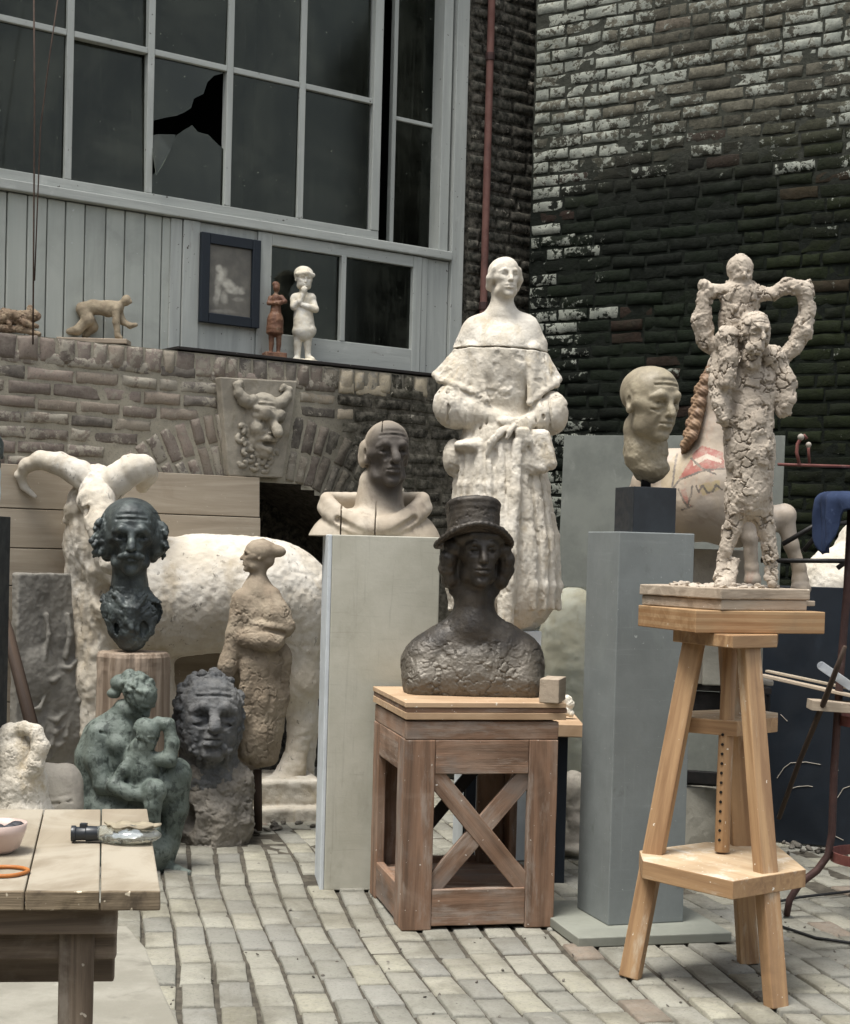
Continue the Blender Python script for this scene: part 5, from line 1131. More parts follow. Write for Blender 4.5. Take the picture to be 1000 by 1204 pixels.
def sc_bighead():
    S = Sculpt(7.62)
    head(S, 247, 845, 0, 100, 15, -7, 2, old=1.0, jaw=1.08, nose=1.3, brow=1.3, ears=.9, lips=1.3, neck=None, wide=1.06)
    S.frame(247, 845, 0, 100, 15, -7, 2)
    hair_clumps(S, (0, .10, .12), (.38, .42, .42), 110, .06, 5, lambda d: not (d[1] < -.45 and d[2] < .62) and d[2] > -.55, .012)
    hair_clumps(S, (0, .0, -.10), (.36, .25, .33), 60, .055, 8, lambda d: abs(d[0]) > .72, .012)
    hair_clumps(S, (0, -.12, -.30), (.26, .26, .20), 40, .042, 9, lambda d: d[2] < -.1 and d[1] < .3, .012)
    S.ell((-.07, -.40, -.30), (.05, .03, .02), k=.02); S.ell((0, .15, .05), (.36, .36, .38), k=.05); S.px()
    S.chain([(245, 885, 14), (246, 915, 14)], [34, 38], k=10)
    zt = S.w((246, 905, 0))[2]
    def dsp(V, N):
        xx = S.w((246, 846, 0)); r = np.hypot(V[:, 0] - xx[0] - .02, (V[:, 2] - xx[2]) * .85); a = sstep(.12, .18, r); return (.003 + .005 * a) * fbm(V * 28, 4, 5) + (1 - a) * .003 * np.abs(fbm(V * (40, 40, 55), 3, 15)) * 2 + a * .006 * np.abs(fbm(V * 26, 3, 7)) * 2 - a * .003
    o = empty('portrait_head', S.w((250, 1000, 0)) * (1, 1, 0), 'large rough dark grey head with curly hair and a craggy neck, on the ground', 'portrait head')
    sculpted(S, .0042, 'head', M['clay_head'], o, dsp)
    S = Sculpt(7.62); S.chain([(247, 915, 16), (252, 960, 10), (253, 996, 6)], [39, 41, 38], k=8); S.ell((283, 925, 14), (18, 22, 24), k=10); S.ell((284, 965, 8), (14, 30, 20), k=10); S.ell((222, 985, 4), (14, 18, 18), k=8); S.box((250, 1052, 0), (100, 50, 100), op='-'); S.ell((222, 962, -16), (9, 16, 14), k=5, op='-')
    S.px(); sculpted(S, .0045, 'neck', M['clay_bust'], o, addf(rough(.020, 12, 5, 2), lumps(.014, 15, 6, .007, fine=.003)))

def sc_woman():
    S = Sculpt(7.45)
    head(S, 594, 328, 0, 50, 16, -5, 0, old=.08, jaw=.92, nose=.9, brow=.55, ears=.5, lips=.9, neck=None, wide=.93)
    S.frame(594, 328, 0, 50, 16, -5)
    S.ell((0, .13, .18), (.36, .38, .35), k=.05); S.ell((-.0, .36, -.05), (.27, .22, .3), k=.06); S.chain([(-.30, -.12, .2), (-.36, .0, .0), (-.33, .16, -.18)], [.07, .09, .09], k=.05); S.chain([(.30, -.12, .2), (.36, .0, .0), (.33, .16, -.18)], [.07, .08, .08], k=.05); S.px()
    S.chain([(591, 348, 4), (590, 372, 6)], [13, 15.5], k=6)
    # shoulders, bodice
    S.chain([(590, 372, 8), (562, 390, 10), (548, 410, 12)], [14, 17, 15], k=9); S.chain([(590, 372, 8), (616, 388, 10), (630, 406, 12)], [14, 17, 14], k=9)
    S.ell((590, 408, 8), (45, 30, 28), k=12); S.chain([(590, 420, 8), (592, 460, 8), (594, 500, 8)], [38, 32, 30], k=12)
    S.ell((574, 432, -14), (17, 16, 12), k=8); S.ell((606, 432, -14), (16, 16, 12), k=8)
    # skirt: a bell with upright folds
    cx = lambda y: 588 + (y - 515) * .03
    Rr = lambda y: 46 + 17 * float(sstep(505, 660, np.array(float(y))))
    S.chain([(cx(y), y, 8) for y in (522, 560, 600, 650, 690)], [Rr(y) for y in (522, 560, 600, 650, 690)], k=8)
    rs = np.random.RandomState(12)
    for i in range(13):
        a_ = math.radians(-96 + 16 * i + rs.uniform(-3, 3)); sw = rs.uniform(-.12, .12); big = rs.uniform(3.2, 6.2)
        pt = lambda y, e: (cx(y) + (Rr(y) + e) * math.sin(a_ + sw * (y - 520) / 200), y, 8 - (Rr(y) + e) * math.cos(a_ + sw * (y - 520) / 200))
        S.chain([pt(y, .5) for y in (524, 570, 630, 690, 715)], [big * .5, big * .6, big * .75, big * .85, big * .6], k=6)
        a_ += math.radians(8); S.chain([pt(y, 1.5) for y in (530, 580, 640, 700, 730)], [1, 1.4, 1.9, 2.2, 2], k=5, op='-')
    S.chain([(608, 520, -42), (606, 580, -50), (600, 650, -58), (594, 738, -56)], [6, 7.5, 8.5, 10], k=4); S.chain([(617, 540, -46), (616, 610, -58), (610, 690, -66)], [2.5, 3.5, 4], k=3, op='-'); S.chain([(594, 545, -52), (590, 640, -66), (581, 730, -66)], [2.2, 3, 3], k=3, op='-')
    S.ell((533, 538, 4), (12, 22, 20), k=6); S.ell((556, 524, -20), (22, 8, 16), k=6)
    S.box((590, 800, 0), (130, 57, 130), op='-'); S.ell((655, 765, -10), (34, 30, 90), rot=(0, 0, 28), k=6, op='-')
    # shawl collar: two slanting wings with a crisp lower edge standing off the sleeves
    for (top, edge) in (((551, 405), [(513, 441, 8, 5), (518, 446, -2, 4.5), (526, 449, -9, 4.5), (536, 453, -16, 4.5), (547, 457, -20, 4.5), (560, 463, -24, 4.2), (572, 472, -26, 4)]),
                        ((630, 405), [(656, 446, 8, 5), (653, 451, -2, 4.5), (647, 455, -10, 4.5), (640, 460, -16, 4.5), (632, 466, -20, 4.2), (624, 473, -24, 4)])):
        for i, (x, y, d, r) in enumerate(edge):
            t = i / (len(edge) - 1); tp = (top[0] + (6 if top[0] < 590 else -4) * t, top[1] + 6 * t, 10 - 24 * t); S.cap(tp, (x, y, d), r * 1.6, r, k=4.5)
        S.chain([e[:3] for e in edge], 4.6, k=2)
    S.chain([(518, 454, -4), (532, 459, -17), (548, 464, -24), (566, 474, -28)], 2.6, k=2, op='-'); S.chain([(652, 458, -6), (642, 466, -17), (628, 476, -24)], 2.6, k=2, op='-')
    # puffed sleeves meeting at the waist
    S.ell((536, 477, 0), (27, 28, 27), k=1.5); S.ell((556, 485, -12), (19, 21, 20), k=5); S.chain([(570, 488, -20), (590, 495, -27)], [12, 8], k=4)
    S.ell((649, 486, 0), (20, 26, 25), k=1.5); S.ell((636, 490, -12), (14, 20, 19), k=5); S.chain([(628, 494, -20), (612, 501, -28)], [11, 8], k=4)
    for x, y0, y1, d in ((518, 462, 494, -14), (527, 458, 500, -22), (537, 456, 504, -27), (547, 460, 506, -30), (557, 464, 508, -32), (566, 468, 506, -33), (573, 472, 504, -33)): S.chain([(x, y0, d + 4), (x + 1, (y0 + y1) / 2, d - 2), (x - 1, y1, d + 8)], 1.5, k=2, op='-')
    for x, y0, y1, d in ((660, 468, 500, -10), (654, 466, 506, -18), (646, 466, 510, -23), (638, 470, 510, -27), (630, 474, 508, -29)): S.chain([(x, y0, d + 4), (x + 1, (y0 + y1) / 2, d - 2), (x - 1, y1, d + 8)], 1.5, k=2, op='-')
    # hands laid over each other, ruffled cuffs
    S.ell((600, 498, -34), (15, 8, 9), rot=(0, 0, 12), k=3); S.ell((616, 500, -35), (9, 12, 8), rot=(0, 0, -15), k=3)
    for i in range(4): S.chain([(598 - i * 3, 503 + i, -41), (586 - i * 3.4, 513 + i * 2.5, -42), (578 - i * 1.5, 523 + i * 4, -40)], [3.4, 3.2, 2.5], k=.8)
    for i in range(4): S.chain([(609 + i * 3.6, 506, -43), (610 + i * 4.6, 518, -43), (609 + i * 5.2, 530 - i, -40)], [3.4, 3.1, 2.4], k=.8)
    S.chain([(606, 500, -43), (599, 508, -47), (597, 515, -47)], [3.2, 3, 2.3], k=.8)
    for x0, x1, y1 in ((622, 618, 548), (629, 628, 550), (636, 638, 549), (640, 647, 544)): S.chain([(x0, 512, -32), (x1, y1, -33)], [7, 8.5], k=3)
    for x in (624, 632, 640): S.chain([(x - 3, 526, -41), (x, 538, -43), (x + 2, 552, -42)], 1.4, k=2.5, op='-')
    S.box((590, 412.5, 8), (70, .75, 50), rot=(0, 0, 1), op='-'); S.ell((590, 412.5, 10), (44, 12, 27))
    zn, zk, zc = [S.w((590, y, 0))[2] for y in (356, 410, 520)]
    def dsp(V, N):
        a = sstep(zn, zk, V[:, 2]); b = sstep(zk, zc, V[:, 2])
        n1 = fbm(V * 26, 4, 3); n2 = fbm(V * 17, 3, 12)
        return (.0006 + .0016 * a) * n1 + a * .0022 * fbm(V * (70, 70, 40), 3, 14) - a * .005 * sstep(.28, .5, n2) - b * .003 * sstep(.1, .5, fbm(V * (46, 46, 15), 3, 21)) + a * .0016 * (cells(V * 34, 4)[2] - .5)
    tag(sculpted(S, .0045, 'statue', M['plaster'], None, dsp), 'tall cream plaster statue of a woman in a wide-sleeved dress with folded hands', 'statue')
# ------------------------------------------------------------------ sculptures: figures and animals
def sc_ram():
    S = Sculpt(8.35); ro = empty('ram_statue', S.w((230, 950, 0)) * (1, 1, 0), 'weathered white plaster ram with huge curling horns, standing along the wall', 'ram statue')
    # body (faces left, drawn a little away from the viewer at the rear)
    S.chain([(180, 700, -2), (240, 698, 18), (300, 700, 36), (338, 706, 50)], [68, 66, 66, 58], k=20)
    S.ell((165, 700, -4), (48, 62, 62), k=24); S.ell((335, 705, 52), (44, 62, 56), k=20); S.ell((205, 715, 8), (60, 52, 60), k=20)
    S.chain([(150, 690, -14), (128, 640, -30), (112, 590, -44)], [56, 40, 30], k=18)     # neck
    S.chain([(108, 600, -40), (100, 640, -30), (97, 700, -20), (100, 745, -14)], [24, 22, 19, 16], k=12)   # shaggy throat and chest
    S.chain([(94, 585, -60), (97, 620, -72), (104, 660, -70)], 7, k=8, op='-')
    S.chain([(116, 566, -60), (115, 590, -84), (121, 622, -104), (131, 660, -112)], [20, 20, 16.5, 12.5], k=3)   # face, muzzle down to the right
    S.ell((132, 662, -114), (13, 14, 13), k=4); S.chain([(121, 670, -122), (132, 674, -128), (143, 667, -122)], 2, k=2, op='-'); S.ell((127, 658, -127), (2.5, 2, 4), k=2, op='-'); S.ell((138, 655, -125), (2.5, 2, 4), k=2, op='-'); S.ell((105, 601, -100), (6, 6, 7), k=4, op='-'); S.ell((106, 602, -96), (5, 5, 5)); S.chain([(99, 595, -98), (106, 592, -105), (114, 595, -104)], 2.6, k=2); S.chain([(98, 590, -56), (84, 600, -56), (78, 612, -54)], [8, 8, 3], k=4); S.chain([(112, 690, -70), (124, 700, -60), (140, 700, -50)], 12, k=8, op='-')
    # front legs and feet
    S.chain([(118, 720, -22), (112, 800, -26), (114, 870, -28), (112, 935, -28)], [30, 22, 19, 18], k=14); S.chain([(170, 740, 4), (185, 830, 4), (186, 900, 4), (184, 945, 4)], [32, 22, 18, 18], k=14)
    # hind legs
    S.chain([(345, 730, 40), (352, 800, 36), (356, 850, 44), (344, 905, 34), (326, 925, 20)], [42, 24, 15, 13.5, 14], k=14); S.chain([(340, 740, 84), (352, 800, 90), (362, 850, 96), (356, 920, 92)], [34, 22, 14, 14], k=12)
    S.ell((324, 925, 12), (26, 12, 16), k=8)
    zt = S.w((0, 770, 0))[2]; xn = S.w((140, 700, 0))[0]
    def dsp(V, N):
        chest = sstep(xn + .02, xn - .08, V[:, 0]); hind = sstep(S.w((330, 700, 0))[0], S.w((360, 700, 0))[0], V[:, 0])
        return .008 * fbm(V * 9, 4, 4) + .004 * fbm(V * 35, 3, 8) + chest * .013 * fbm(V * (34, 34, 12), 3, 2) + .004 * (cells(V * 22, 3)[0] - .5) + hind * .002 * np.sin(fbm(V * 5, 2, 2) * 18)
    sculpted(S, .0075, 'body', M['plaster_ram'], ro, dsp)
    for pts, rr, nm in (([(114, 572, -62), (94, 557, -64), (70, 545, -64), (48, 541, -60), (32, 547, -54), (24, 559, -48), (28, 572, -44), (41, 584, -42)], [17, 15.5, 13, 10.5, 8, 6, 4.5, 2.5], 'horn'),
                        ([(122, 580, -66), (138, 564, -70), (155, 552, -70), (168, 550, -58), (172, 558, -36), (168, 572, -14)], [18, 17.5, 17, 15, 13, 8], 'horn')):
        S = Sculpt(8.35); S.chain(pts, rr, k=3); V_ = None
        sculpted(S, .006, nm, M['plaster_ram'], ro, addf(rough(.003, 22, 3, 3), lambda V, N: .0018 * np.sin((V[:, 0] * 1.0 + V[:, 2] * .5) * 120) * (fbm(V * 15, 2, 3) + .5)))
    S = Sculpt(8.35); S.box((240, 955, 24), (140, 16, 80), rot=(14, 0, 0), rnd=4); S.box((318, 925, 26), (54, 14, 46), rot=(14, 0, 0), rnd=5, k=8); sculpted(S, .009, 'base', M['plaster'], ro, addf(rough(.010, 14), rough(.003, 60)))

def body_walk(): pass

def sc_claywoman():
    S = Sculpt(7.9)
    head(S, 303, 655, 0, 38, -78, -6, 0, old=.15, jaw=.95, nose=1.0, brow=.8, ears=.5, neck=None)
    S.frame(303, 655, 0, 38, -78, -6); S.ell((0, .12, .2), (.36, .42, .34), k=.05); S.ell((0, .52, .26), (.22, .34, .2), k=.08); S.ell((0, .3, -.05), (.26, .24, .26), k=.06); S.chain([(0, -.2, .44), (0, .1, .52), (0, .4, .44)], [.06, .07, .07], k=.05); S.px()
    S.chain([(305, 668, 2), (303, 684, 2), (303, 696, 2)], [9, 9.5, 13], k=5)
    S.chain([(303, 698, 4), (297, 725, 4), (299, 760, 2), (304, 785, 2)], [20, 25, 23, 24], k=8); S.ell((286, 712, -6), (13, 16, 13), k=6); S.ell((318, 708, 4), (12, 17, 14), k=6)
    # far arm hanging forward (viewer's left), near arm with wide sleeve over a muff
    S.chain([(286, 705, -8), (278, 745, -12), (268, 785, -14), (262, 800, -14)], [13, 12, 10, 8], k=5); S.ell((268, 782, -14), (11, 17, 12), k=5)
    S.chain([(318, 702, -4), (324, 722, -10), (332, 736, -12)], [13, 17, 15], k=5); S.ell((317, 736, -14), (26, 7, 16), rot=(0, 0, 9), k=4); S.ell((338, 738, -10), (8, 8, 12), k=3)
    S.ell((310, 752, -20), (26, 15, 16), rot=(0, 0, 3), k=5); S.ell((288, 750, -20), (10, 10, 10), k=4)
    S.chain([(288, 742, -30), (312, 741, -32), (334, 744, -24)], 2, k=3, op='-'); S.chain([(288, 768, -28), (312, 770, -32), (330, 768, -26)], 2, k=3, op='-')
    S.chain([(307, 780, 0), (308, 820, 0), (307, 860, 0), (306, 885, 0)], [22, 22, 20, 18], k=10); S.chain([(328, 775, 4), (327, 820, 4), (318, 890, 4)], [14, 13, 10], k=6); S.chain([(292, 780, -16), (288, 840, -16), (290, 885, -14)], [8, 9, 9], k=5); S.chain([(306, 790, -28), (306, 885, -27)], [3, 3.5], k=4, op='-'); S.chain([(319, 780, -21), (318, 880, -21)], [2.5, 3], k=3, op='-'); S.ell((294, 865, 0), (22, 32, 20), k=8); S.ell((330, 775, 6), (12, 20, 14), k=8)
    S.box((300, 925, 0), (60, 18, 60), rot=(0, 0, 12), op='-')
    ro = empty('clay_statue', S.w((302, 940, 0)) * (1, 1, 0), 'unfinished tan clay statue of a draped woman in profile, in front of the ram', 'clay statue')
    zt = S.w((300, 700, 0))[2]
    sculpted(S, .0038, 'body', M['clay_tan'], ro, lambda V, N: .0015 * fbm(V * 40, 3, 3) + sstep(zt + .04, zt - .06, V[:, 2]) * (lumps(.0055, 22, 7, .005, .08, fine=.0018)(V, N) + .0035 * fbm(V * 18, 4, 5)))
    m = MB(); a = S.w((303, 905, 6)); m.tube([a * (1, 1, 0) + np.array((.01, 0, 0)), a], .022, 8); m.build('armature', M['stick'], ro, 0, True)

def sc_mother():
    S = Sculpt(7.0)
    # mother bends over the child, facing right; she sits on a rock
    head(S, 163, 822, -6, 48, 62, 40, 0, old=.05, jaw=.9, nose=.95, brow=.6, ears=.5, neck=None)
    S.frame(163, 822, -6, 48, 62, 40); S.ell((0, .14, .16), (.38, .44, .37), k=.06); S.ell((-.05, .55, .26), (.18, .18, .18), k=.06)
    for i in range(0): S.chain([(.36 * math.cos(a_), -.1 + .12 * i, .16 + .34 * math.sin(a_)) for a_ in np.linspace(-.3, math.pi + .3, 9)], .035, k=.03)
    hair_clumps(S, (0, .12, .17), (.40, .46, .38), 90, .055, 4, lambda d: not (d[1] < -.35 and d[2] < .5) and d[2] > -.5, .05)
    S.px(); S.ell((141, 803, -2), (11, 10, 11), k=4); S.ell((134, 815, -2), (8, 6, 8), k=4)
    S.chain([(146, 835, -2), (136, 850, 0), (128, 862, 0)], [13, 15, 19], k=6)
    S.chain([(124, 866, 0), (114, 890, 4), (112, 920, 6), (122, 950, 6)], [24, 24, 23, 27], k=8); S.chain([(142, 862, -6), (146, 892, -6), (134, 930, 0)], [17, 18, 20], k=8)
    S.ell((112, 868, 8), (15, 20, 16), k=7); S.ell((140, 876, -20), (13, 12, 11), k=6); S.chain([(116, 862, -14), (113, 892, -20), (122, 922, -26), (150, 930, -34)], [13, 12, 11, 9], k=6)
    S.chain([(110, 858, -22), (124, 863, -26), (136, 862, -26)], 1.5, k=2, op='-')
    S.chain([(120, 950, 4), (150, 955, -4), (196, 925, -14), (208, 912, -16)], [30, 28, 21, 17], k=10)          # thigh to raised knee
    S.chain([(208, 908, -16), (206, 950, -14), (199, 990, -10), (195, 1016, -8)], [17, 15.5, 12.5, 9.5], k=4); S.chain([(192, 1018, -10), (207, 1025, -22), (221, 1028, -32)], [9.5, 8, 5.5], k=3)
    S.chain([(124, 955, -10), (158, 975, -30), (186, 1000, -30), (180, 1025, -24)], [25, 22, 15, 11], k=8)
    S.ell((118, 985, 20), (38, 46, 30), k=8); S.ell((100, 950, 18), (18, 16, 18), k=8); S.ell((130, 1010, 14), (52, 30, 34), k=10)
    # child on her lap
    head(S, 172, 864, -34, 38, 60, 20, 0, old=0, jaw=1.0, nose=.75, brow=.5, ears=.8, neck=None, wide=1.05)
    S.chain([(166, 880, -30), (168, 905, -28), (166, 925, -26)], [14, 18, 18], k=6); S.ell((156, 892, -26), (10, 12, 10), k=5)
    S.chain([(156, 892, -34), (146, 905, -40), (134, 922, -44)], [8, 7, 6], k=4); S.chain([(134, 924, -44), (152, 932, -48), (172, 936, -48)], [9, 8, 8], k=4)     # arm and mother's hand
    S.chain([(181, 892, -34), (199, 893, -38), (203, 874, -36), (198, 852, -34), (186, 848, -34)], [8, 9, 8, 7.5, 6], k=4)    # raised arm with a gap
    S.chain([(170, 930, -34), (182, 930, -48), (180, 948, -52), (182, 972, -50)], [13, 13, 9, 7], k=5); S.ell((182, 976, -53), (7, 6, 9), k=3)
    S.chain([(184, 1031, -16), (218, 1031, -28)], [9, 8], k=1.5); S.box((186, 1060, 0), (120, 26, 100), op='-')
    ro = empty('seated_statue', S.w((160, 1034, 0)) * (1, 1, 0), 'green patinated bronze of a seated mother bending over a child on her lap', 'seated statue')
    sculpted(S, .0036, 'body', M['bronze_green'], ro, addf(rough(.0028, 28, 5), lumps(.0015, 40, 3, .001)))

def sc_riders():
    S = Sculpt(5.42)
    # standing man, child on his shoulders
    S.chain([(862, 662, -2), (858, 684, -10), (846, 689, -22)], [8, 8, 6], k=3)
    S.chain([(868, 590, 0), (862, 620, -2), (854, 645, -2), (849, 662, 0), (846, 680, -6)], [13, 10.5, 8, 6.5, 7], k=4)
    S.chain([(893, 590, 4), (902, 625, 4), (906, 655, 2), (907, 672, 2), (908, 686, -3)], [13, 10.5, 8, 6.5, 6], k=4)
    S.chain([(880, 505, 2), (882, 540, 2), (881, 572, 2), (880, 588, 2)], [30, 27, 25, 24], k=10); S.ell((870, 455, 4), (24, 30, 22), k=8); S.ell((892, 460, 4), (24, 32, 22), k=8); S.ell((884, 485, -8), (24, 26, 16), k=8); S.ell((884, 525, -8), (24, 22, 18), k=8)
    S.chain([(851, 420, 2), (846, 448, -6), (848, 475, -14), (852, 492, -14)], [14, 12, 11, 9], k=4); S.ell((852, 402, -10), (12, 14, 13), k=5)
    S.chain([(914, 430, 4), (922, 452, -2), (924, 470, -6), (921, 484, -6)], [14, 14, 11, 8], k=4); S.ell((908, 420, 0), (14, 15, 15), k=5)
    head(S, 888, 391, -22, 46, 14, 8, 0, old=.9, jaw=1.05, nose=1.25, lips=1.5, brow=1.3, ears=.8, neck=(-.75, .1, .25)); S.ell((888, 409, -36), (12, 9, 8), k=4)
    # child: torso behind the man's head, arms bent to the sides, legs down his chest
    S.chain([(870, 350, 6), (868, 375, 8), (864, 400, 8)], [23, 21, 19], k=6); S.ell((857, 345, 6), (13, 13, 12), k=5); S.ell((884, 345, 6), (14, 12, 12), k=5)
    S.chain([(850, 400, -6), (856, 395, -18), (858, 420, -22), (854, 450, -24)], [11, 12, 11, 9], k=4)
    S.chain([(852, 343, 4), (836, 342, 2), (829, 350, 2), (826, 378, 4), (831, 402, 6), (842, 412, 6)], [9, 8, 9, 11.5, 10, 8], k=3); S.ell((829, 336, 0), (7, 8, 7), k=3)
    S.chain([(888, 345, 4), (908, 346, 2), (926, 336, 0), (944, 340, 0)], [8, 7, 8.5, 9], k=3); S.chain([(946, 340, 0), (949, 365, 2), (945, 390, 4), (934, 408, 6), (920, 422, 6)], [10, 9, 11.5, 10, 8], k=3); S.ell((938, 334, -2), (11, 5, 7), k=3)
    S.ell((870, 315, 2), (15.5, 16, 17), k=3); S.ell((872, 325, -3), (12, 12, 12), k=5); S.ell((875, 324, -15), (2.5, 4, 4), k=2); S.ell((868, 320, -15), (3, 2.4, 3), k=2, op='-'); S.ell((881, 320, -13), (3, 2.4, 3), k=2, op='-'); S.chain([(870, 330, 4), (869, 342, 4)], [9, 8.5], k=3)
    sx = S.w((870, 318, 2)); rs = np.random.RandomState(44); caps = [o for o in S.ops if o[0] == 'c' and o[-1] == '+' and max(o[3]) > .018]
    for i in range(170):                # pellets of clay thumbed on
        o = caps[rs.randint(len(caps))]; t = rs.rand(); p = o[1] * (1 - t) + o[2] * t; r = o[3][0] * (1 - t) + o[3][1] * t; d = rs.normal(0, 1, 3); d[1] = -abs(d[1]); d /= np.linalg.norm(d)
        if np.linalg.norm(p - sx) < .07: continue
        R_ = rotm(*rs.uniform(-70, 70, 3)); S.ops.append(('e', p + d * r * rs.uniform(.82, 1.0), rs.uniform(.006, .013, 3), R_, .003, '+'))
    def dsp(V, N):
        hd = np.linalg.norm(V - sx, axis=1) < .055
        return np.where(hd, .0035 * fbm(V * 45, 4, 3) + lumps(.003, 40, 4, .002)(V, N), lumps(.010, 27, 13, .011, .11, .5, .0018, .12)(V, N) + .004 * fbm(V * 26, 4, 3))
    ro = empty('clay_group', S.w((880, 695, 0)), 'cracked pale clay group of a standing man carrying a child on his shoulders', 'clay group')
    q0, ex, ey = BQ; ro.location.z = BZ
    sculpted(S, .0026, 'body', M['clay_pale'], ro, dsp)
    # crumbs of dried clay on the board
    S = Sculpt(5.42); rs = np.random.RandomState(3)
    for i in range(70):
        c = v3(q0 + ex * rs.uniform(.03, .36) + ey * rs.uniform(.03, .38), BZ + .003); S.loc = (np.eye(3), c, 1.0); S.ell((0, 0, 0), rs.uniform(.006, .02, 3) * (1, 1, .4), rot=tuple(rs.uniform(-40, 40, 3)), k=.003)
    S.loc = (np.eye(3), v3(q0 + ex * .2 + ey * .2, BZ), 1.0); S.ell((0, 0, 0), (.15, .15, .006), k=.004); S.loc = None
    tag(sculpted(S, .003, 'clay_crumbs', M['clay_pale'], None, rough(.003, 50)), 'dried clay crumbs scattered on the boards round the figures\' feet', 'clay', None, 'stuff')

def sc_horse():
    S = Sculpt(7.05); ro = empty('carousel_horse', S.w((800, 760, 10)) * (1, 1, 0) + np.array((0, 0, 1.48)), 'faded pink carousel horse with a twisted mane, forelegs raised, behind the clay group', 'carousel horse')
    S.chain([(778, 588, 150), (786, 588, 80), (815, 586, 20), (842, 588, 0)], [44, 46, 48, 48], k=14); S.ell((842, 570, -2), (46, 54, 46), k=14); S.chain([(842, 560, 0), (790, 556, 20), (768, 566, 60)], [34, 26, 24], k=12); S.ell((865, 600, -6), (42, 44, 40), k=12)
    S.chain([(846, 560, -6), (851, 510, -10), (848, 465, -14), (854, 434, -18)], [42, 29, 23, 18], k=14)
    S.chain([(852, 432, -20), (872, 440, -28), (896, 470, -36)], [20, 17, 11], k=8); S.ell((858, 412, -8), (4, 9, 4), k=3)
    for (a, dz) in (([(858, 608, -20), (877, 604, -36), (882, 632, -36), (884, 668, -30), (886, 706, -24)], 0), ([(890, 615, 16), (922, 606, 8), (930, 640, 8), (940, 668, 10), (942, 690, 10)], 0)):
        S.chain(a, [22, 12.5, 8.5, 7.5, 8.5], k=5); S.ell(a[1], (12, 11, 12), k=5); S.ell((a[3][0] + 1, a[3][1] + 14, a[3][2]), (9.5, 9, 9.5), k=5)
    S.ell((894, 702, -26), (10, 9, 12), k=3); S.ell((942, 692, 6), (12, 9, 12), k=3)
    S.chain([(778, 600, 150), (770, 650, 160), (772, 700, 170), (768, 745, 165)], [40, 24, 14, 11], k=10); S.chain([(850, 470, -14), (872, 455, -26), (880, 452, -28)], [18, 14, 9], k=8)
    z = lambda *p: [(700 + x / 2.617, 270 + y / 2.617) for x, y in p]
    areas = [('#9a564d', z((292, 700), (328, 664), (392, 684), (400, 738), (350, 742), (300, 752), (262, 775), (258, 760))), ('#a3947a', z((205, 735), (250, 690), (300, 668), (300, 700), (262, 760), (236, 800), (200, 790))),
             ('#9d5a50', z((262, 800), (280, 796), (292, 850), (272, 845))), ('#a89873', z((318, 786), (345, 776), (384, 770), (384, 800), (350, 812), (330, 820))), ('#a34f3f', z((432, 800), (470, 790), (498, 812), (496, 868), (470, 874), (440, 840))), ('#c9b9a8', z((300, 712), (345, 690), (388, 706), (388, 718), (345, 706), (304, 728)))]
    lines = [z((240, 795), (262, 770), (310, 750), (350, 738), (400, 736)), z((296, 704), (330, 735), (370, 752)), z((252, 690), (245, 730), (238, 790)), z((256, 798), (270, 830), (284, 852), (296, 812), (298, 788)), z((310, 788), (318, 808), (330, 786), (345, 810), (362, 806), (372, 785), (390, 800)), z((268, 862), (300, 850))]
    def paint(V, N):
        x, y = proj(V); wob = fbm(V * 22, 3, 4) * .9; x = x + wob; y = y + wob * .7; col = np.tile(np.array(lin('#b9a48f')), (len(V), 1)); pt = np.zeros(len(V)); near = (N @ np.array((0, -1, 0))) > .05
        for c, pg in areas:
            ins = np.zeros(len(V), bool)
            for i in range(len(pg)):
                (x0, y0), (x1, y1) = pg[i], pg[(i + 1) % len(pg)]; ins ^= ((y0 > y) != (y1 > y)) & (x < (x1 - x0) * (y - y0) / ((y1 - y0) or 1e-9) + x0)
            k = ins & near; col[k] = lin(c); pt[k] = 1
        for pg in lines:
            for i in range(len(pg) - 1):
                a_, b_ = np.array(pg[i]), np.array(pg[i + 1]); ab = b_ - a_; t = np.clip(((x - a_[0]) * ab[0] + (y - a_[1]) * ab[1]) / (ab @ ab), 0, 1)
                k = (np.hypot(x - a_[0] - t * ab[0], y - a_[1] - t * ab[1]) < 1.25) & near; col[k] = lin('#5b5650'); pt[k] = 1
        return {'pcol': col, 'pt': pt}
    sculpted(S, .005, 'body', M['horse'], ro, rough(.003, 18), attrs=paint)
    S = Sculpt(7.05)
    for i in range(7):              # carved locks of the mane
        y = 432 + i * 13; x = 832 - 3.2 * i + (4 if i < 1 else 0)
        S.chain([(x + 8, y - 8, -22), (x + 2, y + 2, -29), (x - 7, y + 13, -20), (x - 9, y + 21, -8)], [4.5, 6, 5.5, 3], k=2)
    S.chain([(838, 434, -16), (826, 475, -16), (816, 508, -14), (810, 526, -14)], [8, 9, 8, 4], k=4)
    sculpted(S, .0045, 'mane', M['mane'], ro, lambda V, N: .0015 * np.sin((V[:, 0] * .8 + V[:, 2] + .01 * fbm(V * 20, 2, 3)) * 330) + .002 * fbm(V * 30, 3, 2))

